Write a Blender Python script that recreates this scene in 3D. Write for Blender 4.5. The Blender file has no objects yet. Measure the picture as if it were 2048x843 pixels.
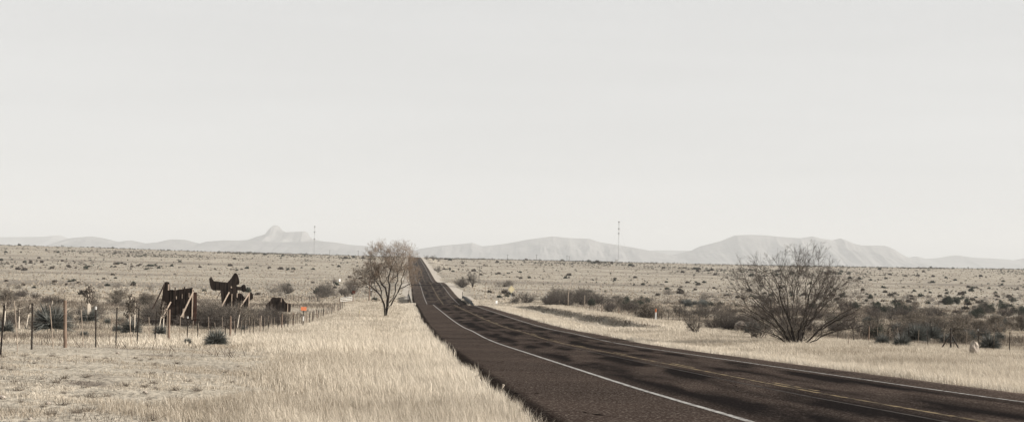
import bpy, math, random
import numpy as np
from mathutils import Matrix, Vector

# ------------------------------------------------------------------ camera, sky, sun, exposure
S = bpy.context.scene
COL = S.collection
FPX = 2700.0                                   # focal length in photograph pixels (2048 wide)
PITCH = math.atan(95.5/FPX); ROLL = math.radians(1.3); YAW = 0.0008
cam_d = bpy.data.cameras.new('camera'); cam = bpy.data.objects.new('camera', cam_d); COL.objects.link(cam)
cam_d.sensor_width = 36.0; cam_d.lens = FPX/2048*36.0; cam_d.clip_start = 0.1; cam_d.clip_end = 60000
cam.matrix_world = Matrix.Rotation(YAW, 4, 'Z') @ Matrix.Rotation(math.pi/2+PITCH, 4, 'X') @ Matrix.Rotation(ROLL, 4, 'Z')
S.camera = cam
SUN_EL = math.radians(21); SUN_FWD = math.radians(-5)       # sun stands low, square to the right of the view
sd = Vector((math.cos(SUN_EL)*math.cos(SUN_FWD), math.cos(SUN_EL)*math.sin(SUN_FWD), math.sin(SUN_EL)))
sl = bpy.data.lights.new('sun', 'SUN'); sl.energy = 5.0; sl.angle = math.radians(0.5); sl.color = (1, .957, .895)
so = bpy.data.objects.new('sun', sl); COL.objects.link(so); so.location = (60, 20, 60)
so.rotation_euler = sd.to_track_quat('Z', 'Y').to_euler()
W = bpy.data.worlds.new('World'); S.world = W; W.use_nodes = True
nt = W.node_tree; nt.nodes.clear()
sky = nt.nodes.new('ShaderNodeTexSky'); sky.sky_type = 'NISHITA'; sky.sun_disc = False
sky.sun_elevation = SUN_EL; sky.sun_rotation = math.atan2(sd.x, sd.y)
sky.air_density = 1.0; sky.dust_density = 0.5; sky.ozone_density = 1.0; sky.altitude = 1400
hs = nt.nodes.new('ShaderNodeHueSaturation'); hs.inputs['Saturation'].default_value = 0.08
mx = nt.nodes.new('ShaderNodeMix'); mx.data_type = 'RGBA'; mx.inputs['Factor'].default_value = 0.8
mx.inputs['B'].default_value = (4.78, 4.76, 4.68, 1)           # thin high overcast veil, even over the whole sky
bg = nt.nodes.new('ShaderNodeBackground'); bg.inputs['Strength'].default_value = 0.085
wo = nt.nodes.new('ShaderNodeOutputWorld')
nt.links.new(sky.outputs[0], hs.inputs['Color']); nt.links.new(hs.outputs[0], mx.inputs['A'])
# very faint cirrus streaks
tc = nt.nodes.new('ShaderNodeTexCoord'); mpn = nt.nodes.new('ShaderNodeMapping'); mpn.inputs['Scale'].default_value = (1.2, 1.2, 14)
nz = nt.nodes.new('ShaderNodeTexNoise'); nz.inputs['Scale'].default_value = 2.2; nz.inputs['Detail'].default_value = 5
mr = nt.nodes.new('ShaderNodeMapRange'); mr.inputs['From Min'].default_value = .35; mr.inputs['From Max'].default_value = .75
mr.inputs['To Min'].default_value = .965; mr.inputs['To Max'].default_value = 1.03
vm = nt.nodes.new('ShaderNodeVectorMath'); vm.operation = 'SCALE'
sx = nt.nodes.new('ShaderNodeSeparateXYZ'); nt.links.new(tc.outputs['Generated'], sx.inputs[0])   # the veil thins towards the zenith
fz = nt.nodes.new('ShaderNodeMapRange'); fz.inputs['From Min'].default_value = .15; fz.inputs['From Max'].default_value = .38
fz.inputs['To Min'].default_value = .85; fz.inputs['To Max'].default_value = .04; nt.links.new(sx.outputs['Z'], fz.inputs['Value']); nt.links.new(fz.outputs[0], mx.inputs['Factor'])
nt.links.new(tc.outputs['Generated'], mpn.inputs[0]); nt.links.new(mpn.outputs[0], nz.inputs['Vector'])
nt.links.new(nz.outputs['Fac'], mr.inputs['Value']); nt.links.new(mx.outputs['Result'], vm.inputs[0]); nt.links.new(mr.outputs[0], vm.inputs['Scale'])
nt.links.new(vm.outputs[0], bg.inputs['Color']); nt.links.new(bg.outputs[0], wo.inputs['Surface'])
S.view_settings.view_transform = 'Standard'; S.view_settings.look = 'None'; S.view_settings.gamma = 1
S.view_settings.exposure = 0.90
S.render.engine = 'CYCLES'
S.cycles.max_bounces = 5; S.cycles.diffuse_bounces = 2; S.cycles.transmission_bounces = 2; S.cycles.volume_bounces = 0
S.cycles.use_denoising = True

rng = np.random.default_rng(7)
random.seed(7)

# ------------------------------------------------------------------ helpers
def tag(o, label=None, cat=None, group=None, kind=None):
    if label: o['label'] = label
    if cat: o['category'] = cat
    if group: o['group'] = group
    if kind: o['kind'] = kind
    return o

def mesh_np(name, V, F, attrs=None, smooth=False):
    V = np.asarray(V, dtype=np.float32).reshape(-1, 3); F = np.asarray(F, dtype=np.int32)
    me = bpy.data.meshes.new(name); n, k = F.shape
    me.vertices.add(len(V)); me.vertices.foreach_set('co', V.ravel())
    me.loops.add(n*k); me.loops.foreach_set('vertex_index', F.ravel())
    me.polygons.add(n); me.polygons.foreach_set('loop_start', np.arange(0, n*k, k, dtype=np.int32))
    if smooth: me.polygons.foreach_set('use_smooth', np.ones(n, dtype=bool))
    me.update(calc_edges=True)
    for nm, a in (attrs or {}).items():
        at = me.attributes.new(nm, 'FLOAT', 'POINT'); at.data.foreach_set('value', np.asarray(a, dtype=np.float32))
    return me

def obj(name, me, mat, parent=None, loc=None):
    o = bpy.data.objects.new(name, me); COL.objects.link(o)
    if mat is not None and me is not None and len(me.materials) == 0: me.materials.append(mat)
    if parent is not None: o.parent = parent
    if loc is not None: o.location = loc
    return o

def empty(name, loc, rz=0.0, label=None, cat=None, group=None, scale=1.0):
    o = bpy.data.objects.new(name, None); COL.objects.link(o)
    o.location = loc; o.rotation_euler = (0, 0, rz); o.scale = (scale,)*3; o.empty_display_size = .3
    return tag(o, label, cat, group)

def copy_tree(o, parent=None):
    c = o.copy(); COL.objects.link(c)
    if parent is not None: c.parent = parent
    for ch in list(o.children): copy_tree(ch, c)
    return c

class MB:
    """collects quads from boxes, bars, prisms"""
    def __init__(s): s.v = []; s.f = []
    def quadbox(s, P):
        b = len(s.v); s.v += [tuple(p) for p in P]
        for f in ((0,3,2,1),(4,5,6,7),(0,1,5,4),(1,2,6,5),(2,3,7,6),(3,0,4,7)): s.f.append([b+i for i in f])
        return s
    def box(s, x0, x1, y0, y1, z0, z1):
        return s.quadbox([(x0,y0,z0),(x1,y0,z0),(x1,y1,z0),(x0,y1,z0),(x0,y0,z1),(x1,y0,z1),(x1,y1,z1),(x0,y1,z1)])
    def bar(s, a, b, w, d=None, up=(0, 1, 0)):
        a = Vector(a); b = Vector(b); t = (b-a).normalized(); d = d or w
        u = t.cross(Vector(up))
        if u.length < .05: u = t.cross(Vector((1, 0, 0)))
        u.normalize(); v = t.cross(u).normalized(); u *= w/2; v *= d/2
        return s.quadbox([a-u-v, a+u-v, a+u+v, a-u+v, b-u-v, b+u-v, b+u+v, b-u+v])
    def tube(s, a, b, r0, r1=None, n=8):
        r1 = r0 if r1 is None else r1; a = Vector(a); b = Vector(b); t = (b-a).normalized()
        u = t.cross(Vector((0, 1, 0)))
        if u.length < .05: u = t.cross(Vector((1, 0, 0)))
        u.normalize(); v = t.cross(u); i0 = len(s.v)
        for p, r in ((a, r0), (b, r1)):
            for k in range(n):
                q = 2*math.pi*k/n; s.v.append(tuple(p+u*math.cos(q)*r+v*math.sin(q)*r))
        for k in range(n): j = (k+1) % n; s.f.append([i0+k, i0+j, i0+n+j, i0+n+k])
        s.f.append([i0+k for k in range(n)][::-1]); s.f.append([i0+n+k for k in range(n)])
        return s
    def prism(s, pts, y0, y1):                    # outline in x,z, thickness in y
        i0 = len(s.v); n = len(pts)
        for y in (y0, y1): s.v += [(p[0], y, p[1]) for p in pts]
        s.f.append([i0+k for k in range(n)]); s.f.append([i0+n+k for k in range(n)][::-1])
        for k in range(n): j = (k+1) % n; s.f.append([i0+j, i0+k, i0+n+k, i0+n+j])
        return s
    def build(s, name, mat, parent=None, loc=None, smooth=False):
        me = bpy.data.meshes.new(name); me.from_pydata(s.v, [], s.f)
        if smooth: me.polygons.foreach_set('use_smooth', [True]*len(me.polygons))
        me.update(); return obj(name, me, mat, parent, loc)

def smooth(a, b, x): t = np.clip((np.asarray(x, float)-a)/(b-a), 0, 1); return t*t*(3-2*t)

_tab = np.random.default_rng(3).random((256, 256))
def vnoise(x, y):
    x = np.asarray(x, float); y = np.asarray(y, float); xi = np.floor(x).astype(int); yi = np.floor(y).astype(int)
    fx = x-xi; fy = y-yi; fx = fx*fx*(3-2*fx); fy = fy*fy*(3-2*fy)
    g = lambda a, b: _tab[a & 255, b & 255]
    return (g(xi, yi)*(1-fx)+g(xi+1, yi)*fx)*(1-fy)+(g(xi, yi+1)*(1-fx)+g(xi+1, yi+1)*fx)*fy
def fbm(x, y, sc, oc=4):
    t = 0; a = 1; n = 0
    for i in range(oc): t = t+a*vnoise(x/sc*2**i+17.3*i, y/sc*2**i+9.1*i); n += a; a *= .5
    return t/n                                    # 0..1

def pchip(xk, yk):
    xk = np.array(xk, float); yk = np.array(yk, float); h = np.diff(xk); d = np.diff(yk)/h; m = np.zeros_like(xk)
    for i in range(1, len(xk)-1):
        if d[i-1]*d[i] > 0:
            w1 = 2*h[i]+h[i-1]; w2 = h[i]+2*h[i-1]; m[i] = (w1+w2)/(w1/d[i-1]+w2/d[i])
    m[0] = d[0]; m[-1] = d[-1]
    def f(x):
        x = np.asarray(x, float); i = np.clip(np.searchsorted(xk, x)-1, 0, len(h)-1); t = (x-xk[i])/h[i]
        return ((1+2*t)*(1-t)**2*yk[i]+t*(1-t)**2*h[i]*m[i]+t*t*(3-2*t)*yk[i+1]+t*t*(t-1)*h[i]*m[i+1])
    return f

# ------------------------------------------------------------------ lie of the land (z = 0 at the eye)
def road_x(Y): return 8.5-.0785*np.asarray(Y, float)
road_z = pchip([-80,0,19,27,40,57,70,82,97,111,140,172,210,240,262,300,350,420,470,490,540,605,700,810,1000,1190,1350,1700,2500,6000,20000],
               [1.0,-1.45,-2.22,-2.6,-3.15,-3.86,-4.4,-4.83,-5.25,-5.72,-6.42,-7.05,-7.8,-8.38,-9.5,-10.43,-10.3,-9.4,-8.95,-9.12,-10.3,-10.8,-9.4,-7.3,-4.3,-1.6,-.6,-3,-12,-60,-90])
left_z = pchip([-80,0,25,35,45,55,80,128,161,200,300,450,700,1000,1500,20000],
               [0,-1.2,-2.1,-2.45,-3.1,-3.75,-5.2,-7.1,-7.9,-8.6,-10.4,-11.2,-9.5,-5.2,-.3,0])
right_z = pchip([-80,0,30,71,85,110,150,250,350,500,700,1000,1500,20000],
                [0,-1.2,-2.6,-4.4,-5.05,-5.95,-6.9,-9.1,-10.5,-11,-9.5,-5.5,-.3,0])
_eu = [-.6,-.38,-.23,-.12,-.05,.18,.38,.6]; _ev = [.0019,.0015,.0001,-.0005,-.0009,-.0007,.0006,.001]
LEDGE, REDGE = -6.6, 5.3
def ground_z(X, Y, under=True):
    X = np.asarray(X, float); Y = np.asarray(Y, float); D = X-road_x(Y)
    rz = road_z(Y)
    side = np.where(D < 0, left_z(Y), right_z(Y))
    u = X/np.maximum(Y, 60)
    side = side+Y*np.interp(u, _eu, _ev)*smooth(600, 1500, Y)
    start = 2600+4200*smooth(.05, .3, u)
    side = side-np.maximum(Y-start, 0)*.004
    w = smooth(9, 24, np.abs(D))
    z = rz*(1-w)+side*w
    away = smooth(6.5, 9.5, np.where(D < 0, -D, D+1.2))
    z = z-.22*away*smooth(13, 9, np.abs(D))*0.6
    z = z-.075*(1-smooth(8.5, 11, np.abs(D)))
    # right hand ditch with a cut bank facing the road
    on = smooth(118, 140, Y)*(1-smooth(262, 300, Y))
    Dn = D+(fbm(X, Y, 14)-.5)*2.4
    z = z+on*np.where(D > 0, -.4*smooth(8.5, 11.5, Dn)*(1-smooth(14.5, 15.2, Dn))+.3*smooth(14.5, 15.2, Dn)*(1-smooth(17, 24, Dn)), 0)
    # bumps
    z = z+away*((fbm(X, Y, 5, 3)-.5)*.16+(fbm(X+50, Y, 22, 3)-.5)*.35*smooth(10, 26, np.abs(D))*smooth(40, 120, Y))
    z = z+(fbm(X, Y+300, 160, 3)-.5)*2.2*smooth(330, 700, Y)*smooth(20, 90, np.abs(D))
    # foot of the left foreground swell
    inside = (D > LEDGE+.25) & (D < REDGE-.25)
    if under: z = np.where(inside, z-.12, z)
    return z
def gz(x, y): return float(ground_z(x, y, False))

_cm = cam.matrix_world.to_3x3()
def ray(px, py): return (_cm @ Vector(((px-1024)/FPX, -(py-421.5)/FPX, -1))).normalized()
def at(px, py, ymin=8):                           # where the sight line of a photograph pixel meets the ground
    r = ray(px, py); Y = np.exp(np.linspace(math.log(ymin), math.log(4000), 6000)); X = r.x/r.y*Y; Z = r.z/r.y*Y
    h = np.where(ground_z(X, Y, False) >= Z)[0]
    i = h[0] if len(h) else 5999
    return Vector((X[i], Y[i], gz(X[i], Y[i])))
def atY(px, Y):                                   # on the ground at distance Y in the column of a pixel
    r = ray(px, 560); return Vector((r.x/r.y*Y, Y, gz(r.x/r.y*Y, Y)))
def m_per_px(Y): return Y/FPX

# ------------------------------------------------------------------ materials
def mat(name, c1, c2=None, scale=4.0, rough=.9, spec=.04, attr=None, bump=0, bscale=30, transl=0, coord='Object', detail=4, lo=.35, hi=.65, metal=0):
    m = bpy.data.materials.new(name); m.use_nodes = True; n = m.node_tree.nodes; l = m.node_tree.links
    p = n['Principled BSDF']; p.inputs['Roughness'].default_value = rough; p.inputs['Specular IOR Level'].default_value = spec
    p.inputs['Metallic'].default_value = metal
    c2 = c2 or tuple(x*.75 for x in c1)
    tcn = n.new('ShaderNodeTexCoord'); nn = n.new('ShaderNodeTexNoise'); nn.inputs['Scale'].default_value = scale; nn.inputs['Detail'].default_value = detail
    l.new(tcn.outputs[coord], nn.inputs['Vector'])
    rmp = n.new('ShaderNodeMapRange'); rmp.inputs['From Min'].default_value = lo; rmp.inputs['From Max'].default_value = hi
    mixn = n.new('ShaderNodeMix'); mixn.data_type = 'RGBA'; mixn.inputs['A'].default_value = (*c1, 1); mixn.inputs['B'].default_value = (*c2, 1)
    if attr:
        a = n.new('ShaderNodeAttribute'); a.attribute_name = attr; l.new(a.outputs['Fac'], mixn.inputs['Factor'])
    else:
        l.new(nn.outputs['Fac'], rmp.inputs['Value']); l.new(rmp.outputs[0], mixn.inputs['Factor'])
    l.new(mixn.outputs['Result'], p.inputs['Base Color'])
    if bump:
        b = n.new('ShaderNodeBump'); b.inputs['Strength'].default_value = bump; nb = n.new('ShaderNodeTexNoise'); nb.inputs['Scale'].default_value = bscale
        l.new(tcn.outputs[coord], nb.inputs['Vector']); l.new(nb.outputs['Fac'], b.inputs['Height']); l.new(b.outputs[0], p.inputs['Normal'])
    if transl:
        t = n.new('ShaderNodeBsdfTranslucent'); l.new(mixn.outputs['Result'], t.inputs['Color'])
        ms = n.new('ShaderNodeMixShader'); ms.inputs[0].default_value = transl
        l.new(p.outputs[0], ms.inputs[1]); l.new(t.outputs[0], ms.inputs[2]); l.new(ms.outputs[0], n['Material Output'].inputs['Surface'])
    return m

M = {}
M['grass'] = mat('dry_grass', (.63,.56,.46), (.31,.26,.20), attr='tint', transl=.3, rough=.8, spec=.1)
M['brush'] = mat('dry_brush', (.20,.165,.13), (.085,.07,.057), attr='tint', transl=.15, rough=.9)
M['dry_scrub'] = mat('dry_scrub', (.10,.08,.064), (.05,.041,.034), attr='tint', transl=.1)
M['bark'] = mat('dark_bark', (.065,.055,.047), (.035,.03,.026), scale=8, bump=.4, bscale=25)
M['greybark'] = mat('grey_bark', (.10,.088,.076), (.05,.043,.038), scale=9, bump=.4, bscale=25)
M['twig_tan'] = mat('tan_twigs', (.34,.265,.20), (.20,.155,.12), scale=3)
M['twig_grey'] = mat('grey_twigs', (.115,.095,.082), (.065,.055,.048), scale=3)
M['twig_pale'] = mat('pale_twigs', (.26,.215,.17), (.14,.115,.092), scale=2.5)
M['twig_brown'] = mat('brown_twigs', (.150,.128,.108), (.075,.065,.056), scale=2.5)
M['leaf_dark'] = mat('dark_leaves', (.065,.07,.052), (.035,.04,.032), attr='tint', transl=.15)
M['leaf_dry'] = mat('dry_leaves', (.23,.195,.155), (.12,.10,.08), attr='tint', transl=.2)
M['yucca'] = mat('yucca_leaf', (.16,.163,.147), (.042,.045,.040), attr='tint', transl=.1, rough=.55, spec=.3)
M['stalk'] = mat('pale_stalk', (.66,.58,.48), (.50,.43,.35), scale=12)
M['pod'] = mat('seed_pods', (.14,.115,.092), (.06,.05,.042), scale=20)
M['plywood'] = mat('weathered_plywood', (.032,.024,.020), (.018,.014,.012), scale=1.6, bump=.2)
M['redply'] = mat('reddish_plywood', (.10,.055,.042), (.06,.035,.028), scale=1.6)
M['lumber'] = mat('pale_lumber', (.55,.44,.35), (.40,.31,.24), scale=3, bump=.2)
M['oldwood'] = mat('old_post_wood', (.22,.16,.12), (.11,.078,.06), scale=7, bump=.5)
M['greywood'] = mat('grey_post_wood', (.34,.28,.22), (.19,.15,.12), scale=6, bump=.5)
M['tpost'] = mat('dark_steel_post', (.035,.035,.034), (.06,.045,.036), scale=5, rough=.6, metal=.0)
M['white'] = mat('white_paint', (.66,.65,.62), (.54,.52,.49), scale=5, rough=.6)
M['wire'] = mat('fence_wire', (.20,.18,.16), (.10,.09,.08), scale=8, rough=.6)
M['galv'] = mat('galvanised_steel', (.42,.43,.42), (.28,.30,.29), scale=6, rough=.45, spec=.5, metal=.3)
M['yellow'] = mat('faded_yellow_sign', (.40,.34,.22), (.35,.30,.19), scale=4, rough=.6)
M['orange'] = mat('orange_sign', (.50,.165,.075), (.42,.14,.07), scale=5, rough=.6)
M['rust'] = mat('rust_red', (.17,.055,.04), (.09,.035,.028), scale=8)
M['rock'] = mat('pale_rock', (.44,.38,.32), (.20,.17,.145), scale=2.4, bump=.7, bscale=8)
M['concrete'] = mat('old_concrete', (.45,.42,.38), (.33,.31,.28), scale=4, bump=.3)
M['rail'] = mat('shade_dark_rail', (.16,.165,.16), (.09,.095,.09), scale=2, rough=.8)  # dark colour stands for the rail's shaded face
M['added_wall'] = mat('shade_dark_concrete', (.22,.205,.185), (.11,.10,.09), scale=1.5, bump=.4)  # concrete colour darkened to read as shade below the rail
M['mastgrey'] = mat('mast_steel', (.30,.30,.30), (.20,.20,.20), scale=1)
M['black'] = mat('black_rubber', (.03,.03,.03), (.02,.02,.02))
M['mountain'] = mat('mountain_rock', (.20,.185,.17), (.11,.10,.092), scale=.0022, detail=8, coord='Object')
_m = M['mountain'].node_tree; _b = _m.nodes.new('ShaderNodeBump'); _b.inputs['Strength'].default_value = 1; _b.inputs['Distance'].default_value = 45
_n = _m.nodes.new('ShaderNodeTexNoise'); _n.inputs['Scale'].default_value = .006; _n.inputs['Detail'].default_value = 8
_m.links.new([q for q in _m.nodes if q.type == 'TEX_COORD'][0].outputs['Object'], _n.inputs['Vector']); _m.links.new(_n.outputs['Fac'], _b.inputs['Height']); _m.links.new(_b.outputs[0], _m.nodes['Principled BSDF'].inputs['Normal'])
M['whiteline'] = mat('worn_white_line', (.42,.405,.38), (.10,.088,.08), scale=9, lo=.43, hi=.64, detail=8)
M['yellowline'] = mat('worn_yellow_line', (.27,.205,.12), (.04,.031,.025), scale=3.2, lo=.38, hi=.60, detail=8)
M['oldline'] = mat('ghost_line', (.06,.052,.046), (.03,.025,.023), scale=2, lo=.4, hi=.6, detail=6)
M['near_black'] = mat('matte_near_black', (.010,.009,.009), (.016,.014,.013), scale=3, rough=1, spec=0)
M['edge_shade'] = mat('edge_grass_shadow', (.045,.035,.029), (.018,.015,.013), scale=3, bump=.8, bscale=20)  # soil colour darkened with the shadow of the verge grass
M['edge_soil'] = mat('dark_edge_soil', (.085,.066,.053), (.04,.032,.027), scale=5, bump=.8, bscale=20)

def streak(m, sc=(6, 1, .35)):
    n = m.node_tree.nodes; l = m.node_tree.links; tcn = [q for q in n if q.type == 'TEX_COORD'][0]; nn = [q for q in n if q.type == 'TEX_NOISE'][0]
    mp = n.new('ShaderNodeMapping'); mp.inputs['Scale'].default_value = sc; l.new(tcn.outputs['Object'], mp.inputs[0]); l.new(mp.outputs[0], nn.inputs['Vector'])
M['plywood'] = mat('weathered_plywood', (.060,.044,.036), (.013,.010,.009), scale=1.3, bump=.3, lo=.42, hi=.62, detail=6); streak(M['plywood'])
streak(M['lumber'], (4, 4, .6)); streak(M['oldwood'], (3, 3, .4))

# ground: dry soil and short straw, mottled at several sizes
def ground_mat():
    m = bpy.data.materials.new('dry_ground'); m.use_nodes = True; n = m.node_tree.nodes; l = m.node_tree.links; p = n['Principled BSDF']
    p.inputs['Roughness'].default_value = 1; p.inputs['Specular IOR Level'].default_value = .05
    g = n.new('ShaderNodeNewGeometry')
    def noise(sc, det, squash=None):
        q = n.new('ShaderNodeTexNoise'); q.inputs['Scale'].default_value = sc; q.inputs['Detail'].default_value = det
        if squash:
            mp = n.new('ShaderNodeMapping'); mp.inputs['Scale'].default_value = squash; l.new(g.outputs['Position'], mp.inputs[0]); l.new(mp.outputs[0], q.inputs['Vector'])
        else: l.new(g.outputs['Position'], q.inputs['Vector'])
        return q.outputs['Fac']
    def rng_(x, a, b):
        r = n.new('ShaderNodeMapRange'); r.inputs['From Min'].default_value = a; r.inputs['From Max'].default_value = b; l.new(x, r.inputs['Value']); return r.outputs[0]
    def mix(f, A, B):
        q = n.new('ShaderNodeMix'); q.data_type = 'RGBA'; l.new(f, q.inputs['Factor'])
        for s_, v in (('A', A), ('B', B)):
            if isinstance(v, tuple): q.inputs[s_].default_value = (*v, 1)
            else: l.new(v, q.inputs[s_])
        return q.outputs['Result']
    c = mix(rng_(noise(1.3, 6), .38, .62), (.43,.382,.31), (.335,.295,.237))
    c = mix(rng_(noise(.06, 5), .46, .62), c, (.295,.257,.208))
    c = mix(rng_(noise(.012, 6, (.3, 1.3, 1)), .50, .64), c, (.235,.205,.168))
    c = mix(rng_(noise(.45, 8), .60, .70), c, (.19,.16,.13))
    l.new(c, p.inputs['Base Color'])
    b = n.new('ShaderNodeBump'); b.inputs['Strength'].default_value = .9; b.inputs['Distance'].default_value = .12; l.new(noise(6, 6), b.inputs['Height']); l.new(b.outputs[0], p.inputs['Normal'])
    return m
M['ground'] = ground_mat()

def asphalt_mat():
    m = bpy.data.materials.new('asphalt'); m.use_nodes = True; n = m.node_tree.nodes; l = m.node_tree.links; p = n['Principled BSDF']
    p.inputs['Roughness'].default_value = 1; p.inputs['Specular IOR Level'].default_value = 0
    at_ = n.new('ShaderNodeAttribute'); at_.attribute_name = 'D'
    g = n.new('ShaderNodeNewGeometry')
    def noise(sc, det, sq=None):
        q = n.new('ShaderNodeTexNoise'); q.inputs['Scale'].default_value = sc; q.inputs['Detail'].default_value = det
        if sq:
            mp = n.new('ShaderNodeMapping'); mp.inputs['Scale'].default_value = sq; l.new(g.outputs['Position'], mp.inputs[0]); l.new(mp.outputs[0], q.inputs['Vector'])
        else: l.new(g.outputs['Position'], q.inputs['Vector'])
        return q.outputs['Fac']
    def math_(op, a, b=None):
        q = n.new('ShaderNodeMath'); q.operation = op
        for i, v in enumerate((a, b)):
            if v is None: continue
            if isinstance(v, (int, float)): q.inputs[i].default_value = v
            else: l.new(v, q.inputs[i])
        return q.outputs[0]
    def rng_(x, a, b, c=0, d=1):
        r = n.new('ShaderNodeMapRange'); r.inputs['From Min'].default_value = a; r.inputs['From Max'].default_value = b; r.inputs['To Min'].default_value = c; r.inputs['To Max'].default_value = d; l.new(x, r.inputs['Value']); return r.outputs[0]
    def mix(f, A, B):
        q = n.new('ShaderNodeMix'); q.data_type = 'RGBA'; l.new(f, q.inputs['Factor'])
        for s_, v in (('A', A), ('B', B)):
            if isinstance(v, tuple): q.inputs[s_].default_value = (*v, 1)
            else: l.new(v, q.inputs[s_])
        return q.outputs['Result']
    D = at_.outputs['Fac']
    # bled, polished wheel tracks: bands centred on the tracks of both lanes, broken up by blotches
    tr = None
    for c in (-2.6, -.95, .95, 2.6):
        e = rng_(math_('ABSOLUTE', math_('SUBTRACT', D, c)), .35, 1.0, 1, 0)
        tr = e if tr is None else math_('MAXIMUM', tr, e)
    blotch = rng_(noise(.75, 7, (1, .15, 1)), .40, .56)
    f = math_('MULTIPLY', math_('ADD', math_('MULTIPLY', tr, .8), .22), blotch)
    lane = rng_(math_('ABSOLUTE', D), 3.5, 3.75, 1, 0)
    f = math_('MULTIPLY', f, lane)
    base = mix(rng_(noise(.25, 4), .35, .65), (.052,.0385,.032), (.035,.0265,.0225))
    grit = rng_(noise(22, 2), .54, .66)
    base = mix(math_('MULTIPLY', grit, .8), base, (.20,.165,.14))
    grit2 = rng_(noise(25, 2), .40, .25)
    base = mix(math_('MULTIPLY', grit2, .7), base, (.022,.017,.015))
    c = mix(math_('MULTIPLY', f, .85), base, (.0085,.008,.0085))
    # cracks
    vo = n.new('ShaderNodeTexVoronoi'); vo.feature = 'DISTANCE_TO_EDGE'; vo.inputs['Scale'].default_value = .13
    dm = n.new('ShaderNodeVectorMath'); dm.operation = 'ADD'; nn = n.new('ShaderNodeTexNoise'); nn.inputs['Scale'].default_value = .6; l.new(g.outputs['Position'], nn.inputs['Vector'])
    sc_ = n.new('ShaderNodeVectorMath'); sc_.operation = 'SCALE'; sc_.inputs['Scale'].default_value = 2.5; l.new(nn.outputs['Color'], sc_.inputs[0])
    l.new(g.outputs['Position'], dm.inputs[0]); l.new(sc_.outputs[0], dm.inputs[1]); l.new(dm.outputs[0], vo.inputs['Vector'])
    c = mix(rng_(vo.outputs['Distance'], .004, .0015), c, (.012,.010,.009))
    l.new(c, p.inputs['Base Color'])
    b = n.new('ShaderNodeBump'); b.inputs['Strength'].default_value = .35; b.inputs['Distance'].default_value = .01; l.new(noise(45, 3), b.inputs['Height']); l.new(b.outputs[0], p.inputs['Normal'])
    return m
M['asphalt'] = asphalt_mat()

# ------------------------------------------------------------------ ground sheet
def spaced(a, b, first, grow):
    out = [a]; st = first
    while out[-1] < b: out.append(out[-1]+st); st *= grow
    return out
Dp = spaced(0, 40, .5, 1.0)+[]
outer = spaced(Dp[-1], 14000, .7, 1.07)[1:]
Dr = np.array(Dp+outer); 
Dl = np.concatenate([-Dr[:0:-1], Dr])
Dl = np.unique(np.concatenate([Dl, [LEDGE+.24, LEDGE+.3, REDGE-.3, REDGE-.24]]))
Yg = np.array(spaced(-60, 6, 3, 1.0)+spaced(8, 320, .8, 1.006)[1:])
Yg = np.concatenate([Yg, spaced(Yg[-1], 26000, 3.2, 1.02)[1:]])
DD, YY = np.meshgrid(Dl, Yg); XX = road_x(YY)+DD; ZZ = ground_z(XX, YY)
nx, ny = len(Dl), len(Yg); idx = np.arange(nx*ny).reshape(ny, nx)
F = np.stack([idx[:-1, :-1], idx[:-1, 1:], idx[1:, 1:], idx[1:, :-1]], -1).reshape(-1, 4)
g = obj('ground', mesh_np('ground', np.stack([XX, YY, ZZ], -1), F, smooth=True), M['ground']); tag(g, kind='structure')

# ------------------------------------------------------------------ road: a slab with ragged edges, lines laid on it
Yr = np.concatenate([np.arange(-40, 320, 1.0), np.arange(320, 1000, 4.0), np.arange(1000, 2600, 12.0)])
def crown(D): return .04-.0072*np.abs(D)
def strip(name, material, d0, d1, Ys, lift, nd=2, ragged=0, skirt=False, parent=None):
    Ds = np.linspace(d0, d1, nd) if np.isscalar(d0) else None
    DDs, YYs = np.meshgrid(Ds, Ys)
    if ragged:
        w0 = (fbm(Ys*1.0, Ys*0+4, 1.7, 4)-.5)*ragged; w1 = (fbm(Ys*1.0, Ys*0+44, 1.7, 4)-.5)*ragged
        DDs = DDs.copy(); DDs[:, 0] += w0; DDs[:, -1] += w1
    Z = road_z(YYs)+crown(DDs)+lift; X = road_x(YYs)+DDs
    if skirt:
        X = np.concatenate([X[:, :1]-.05, X, X[:, -1:]+.05], 1); Z = np.concatenate([Z[:, :1]-.35, Z, Z[:, -1:]-.35], 1)
        YYs = np.concatenate([YYs[:, :1], YYs, YYs[:, -1:]], 1); DDs = np.concatenate([DDs[:, :1], DDs, DDs[:, -1:]], 1)
    a, b = X.shape; i = np.arange(a*b).reshape(a, b)
    F = np.stack([i[:-1, :-1], i[:-1, 1:], i[1:, 1:], i[1:, :-1]], -1).reshape(-1, 4)
    return obj(name, mesh_np(name, np.stack([X, YYs, Z], -1), F, {'D': DDs.ravel()}, True), material, parent)
Yfine = np.concatenate([np.arange(-40, 60, .25), np.arange(60, 320, 1.0), np.arange(320, 1000, 4.0), np.arange(1000, 2600, 12.0)])
road = strip('road', M['asphalt'], LEDGE, REDGE, Yfine, 0, 27, .30, True); tag(road, kind='structure')
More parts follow.
